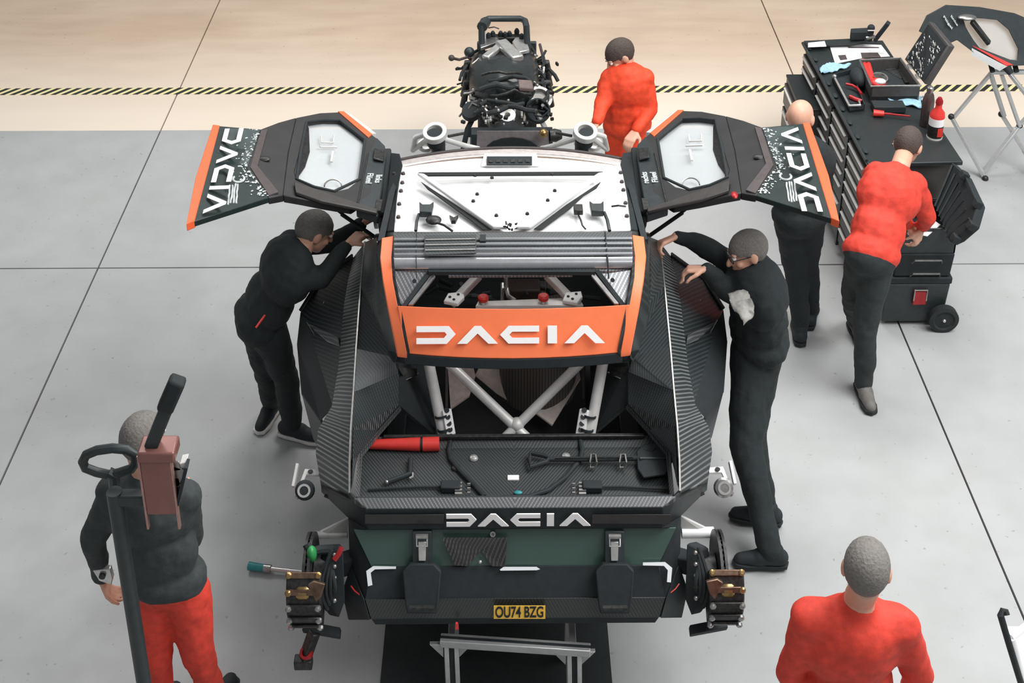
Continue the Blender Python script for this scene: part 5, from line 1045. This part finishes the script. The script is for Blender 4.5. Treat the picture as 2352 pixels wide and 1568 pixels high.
    if stripe:
        MB().tube([Vector(p) for p in stripe], .006, 6).build('stripe', m_red, t)
    return t
m_coat = M('black_cloth', '1f2628', .85, bump=.2, scale=40); m_coatb = M('charcoal_cloth', '3a3f40', .85, bump=.2, scale=40)
m_hairg = M('grey_hair', '77726d', .8, bump=.5, scale=90); m_haird = M('brown_hair', '4d423c', .8, bump=.5, scale=90)
m_redc = M('red_cloth', 'd8402f', .75, bump=.2, scale=30); m_redb = M('bright_red_cloth', 'ee4a26', .7, bump=.2, scale=30)
m_trou = M('dark_trousers', '2b3131', .85); m_greyt = M('grey_trousers', '5b5a58', .85)
V3 = Vector
# 1 bending into the left side
a1, a2 = at(622, 925, .09), at(672, 975, .09)
pel = at(592, 735, .92); ch_ = at(655, 625, 1.27)
person((pel.x, pel.y, 0), 'person in black bending into the left side of the car, red stripe on back', dict(pelvis=pel, chest=ch_, neck=at(695, 570, 1.40), head=at(722, 532, 1.45), face=(.85, .35, -.55), up=(.4, .2, .8),
    sL=at(668, 560, 1.36), sR=at(700, 640, 1.28), eL=at(760, 560, 1.32), wL=at(832, 512, 1.45), hL=(.6, .7, .1), pL=(0, 0, -1), eR=at(735, 640, 1.28), wR=at(800, 560, 1.42), hR=(.6, .7, .1), pR=(0, 0, -1),
    HL=at(590, 740, .88), HR=at(618, 760, .88), KL=at(612, 840, .50), KR=at(655, 860, .50), AL=a1, AR=a2, TL=(-.3, -1, 0), TR=(1, -.35, 0)), m_coat, m_coat, m_dblack, m_hairg, vneck=True,
    stripe=[at(632, 690, 1.12), at(615, 715, 1.09), at(588, 752, 1.05)])
# 2 bending over the right side
pel = at(1745, 770, .97); ch_ = at(1737, 668, 1.28)
person((pel.x, pel.y-.3, 0), 'person with grey hair and glasses leaning over the right side of the car', dict(pelvis=pel, chest=ch_, neck=at(1730, 618, 1.40), head=at(1716, 580, 1.50), face=(-.85, -.25, -.25), up=(-.1, .1, 1),
    sL=at(1742, 700, 1.28), sR=at(1700, 618, 1.34), eR=at(1612, 562, 1.42), wR=at(1553, 543, 1.52), hR=(-.55, -.25, -.1), pR=(-.2, -.5, -.8), cR=(.7, 0, 0), eL=at(1668, 665, 1.30), wL=at(1622, 618, 1.45), hL=(-.8, .15, -.1), pL=(-.1, -.2, -.9), cL=(.8, 0, 0),
    HL=at(1728, 800, .90), HR=at(1755, 785, .93), KL=at(1712, 1020, .50), KR=at(1722, 985, .52), AL=at(1770, 1268, .10), AR=at(1758, 1170, .10), TL=(-1, .05, 0), TR=(-1, .2, 0)), m_coat, m_coat, m_dblack, m_hairg, .02, True, bulk=1.18)
# 3 behind the right door
pel = at(1836, 500, .95); 
person((pel.x, pel.y, 0), 'bald person in black standing between the right door and the tool chest', dict(pelvis=pel, chest=at(1845, 385, 1.28), neck=at(1845, 315, 1.46), head=at(1838, 272, 1.57), face=(.5, .8, -.35), up=(0, .1, 1),
    sL=at(1800, 355, 1.36), sR=at(1885, 355, 1.36), eL=at(1790, 440, 1.1), wL=at(1830, 480, 1.05), hL=(.6, .6, -.1), pL=(1, 0, 0), eR=at(1895, 420, 1.12), wR=at(1888, 380, 1.2), hR=(.3, .8, .1), pR=(-1, 0, 0),
    HL=at(1815, 510, .90), HR=at(1857, 510, .90), KL=at(1830, 620, .5), KR=at(1855, 610, .5), AL=at(1838, 752, .09), AR=at(1862, 715, .09), TL=(.1, .9, 0), TR=(.3, 1, 0)), m_coat, m_coat, m_dblack, None)
# 4 red top at the rolling case
pel = at(2000, 585, .95)
person((pel.x, pel.y, 0), 'person in a bright red top and dark trousers bending over the rolling tool box', dict(pelvis=pel, chest=at(2040, 455, 1.2), neck=at(2068, 380, 1.34), head=at(2085, 335, 1.36), face=(.6, .75, -.6), up=(.3, .4, .8),
    sL=at(2010, 400, 1.28), sR=at(2100, 425, 1.22), eL=at(2050, 480, 1.0), wL=at(2085, 515, .85), hL=(.5, -.3, -.6), pL=(.3, 0, -1), eR=at(2130, 500, .98), wR=at(2118, 520, .84), hR=(-.2, -.2, -.8), pR=(-.5, 0, -1),
    HL=at(1978, 600, .88), HR=at(2012, 605, .88), KL=at(1962, 690, .48), KR=at(1988, 740, .50), AL=at(1968, 738, .09), AR=at(1985, 880, .09), TL=(.1, -1, 0), TR=(.05, -1, 0)), m_redc, m_trou, M('grey_shoe', '6f6a66', .7), m_haird)
# 5 red, beyond the nose of the car
Y5 = 8.25; zr = lambda x, y, dy=0: at(x, y, None, Y5+dy)
person((zr(1440, 300).x, Y5, 0), 'person in orange red overalls beyond the right front corner of the car', dict(pelvis=zr(1440, 290), chest=zr(1438, 205), neck=zr(1430, 160, .02), head=zr(1424, 128, .05), face=(-.7, -.3, -.5), up=(-.2, 0, 1),
    sL=zr(1478, 180), sR=zr(1402, 182), eL=zr(1492, 250, -.05), wL=zr(1460, 300, -.2), eR=zr(1385, 235, -.1), wR=zr(1370, 280, -.25), hR=(-.5, -.5, -.5), pR=(0, 0, -1), HL=zr(1458, 300), HR=zr(1420, 300),
    KL=V3((zr(1458, 300).x+.02, Y5-.08, .48)), KR=V3((zr(1420, 300).x, Y5-.06, .48)), AL=V3((zr(1458, 300).x+.04, Y5, .09)), AR=V3((zr(1420, 300).x-.03, Y5, .09)), TL=(-.3, -1, 0), TR=(-.3, -1, 0)), m_redb, m_redb, m_dblack, m_haird)
# 6 bottom left, dark jacket, red trousers
Y6 = 4.36; zr = lambda x, y, dy=0: at(x, y, None, Y6+dy)
hx = zr(395, 1400).x
person((hx, Y6, 0), 'person in a black jacket and red trousers working the mast lift, bottom left', dict(pelvis=zr(385, 1330), chest=zr(345, 1175), neck=zr(333, 1075), head=zr(330, 1010), face=(.4, .85, -.3), up=(0, .1, 1),
    sL=zr(262, 1130), sR=zr(420, 1140), eL=zr(212, 1240, .0), wL=zr(235, 1330, .05), hL=(.1, .2, -.9), pL=(1, .2, 0), eR=zr(440, 1230, .15), wR=zr(410, 1150, .25), hR=(-.3, .6, .4), pR=(0, 0, -1),
    HL=zr(350, 1360), HR=zr(430, 1360), KL=V3((hx-.09, Y6-.03, .47)), KR=V3((hx+.10, Y6-.03, .47)), AL=V3((hx-.10, Y6, .09)), AR=V3((hx+.12, Y6+.05, .09)), TL=(.1, 1, 0), TR=(.3, 1, 0)), m_coatb, m_redc, m_dblack, m_hairg)
# 7 bottom right, red shirt
Y7 = 3.62; zr = lambda x, y, dy=0: at(x, y, None, Y7+dy); p7 = zr(1975, 1620)
person((p7.x, Y7, 0), 'person in a red shirt with grey hair cut by the bottom edge at right', dict(pelvis=V3((p7.x-.05, Y7-.02, .95)), chest=zr(1955, 1480), neck=zr(1975, 1370), head=zr(1990, 1310), face=(.25, .9, -.3), up=(0, .1, 1),
    sL=zr(1860, 1420), sR=zr(2065, 1435), eL=zr(1815, 1540), wL=zr(1850, 1640, .12), eR=zr(2110, 1550), wR=zr(2060, 1640, .12), HL=V3((p7.x-.14, Y7, .9)), HR=V3((p7.x+.05, Y7, .9)), KL=V3((p7.x-.14, Y7+.02, .47)), KR=V3((p7.x+.06, Y7, .47)), AL=V3((p7.x-.14, Y7, .09)), AR=V3((p7.x+.08, Y7, .09)), TL=(.1, 1, 0), TR=(.2, 1, 0)), m_redc, m_greyt, m_dblack, m_hairg)

# things in or on people's hands
m_blue_, m_blue = m_blue, M('grey_rag', '9d9a95', .9, bump=.5, scale=40)
o_ = rag('grey_cloth', [(1668, 680), (1712, 668), (1742, 716), (1700, 752)], 1.365, 'pale grey crumpled cloth over the sleeve of the person leaning over the right side', 9); o_['category'] = 'cloth'
p_ = at(236, 1322, None, Y6-.02); t = thing('metal_fitting', tuple(p_), 'small bright metal fitting held low by the person at the mast lift', 'fitting')
MB().prism([p_+Vector(q) for q in ((-.04, 0, .03), (.035, 0, .035), (.04, 0, -.02), (.03, 0, -.055), (-.02, 0, -.03))], (0, .03, 0)).build('plate', m_steell, t, .004); MB().cyl(p_+Vector((.0, -.012, .005)), p_+Vector((0, .0, .005)), .014).build('stud', m_iron, t)
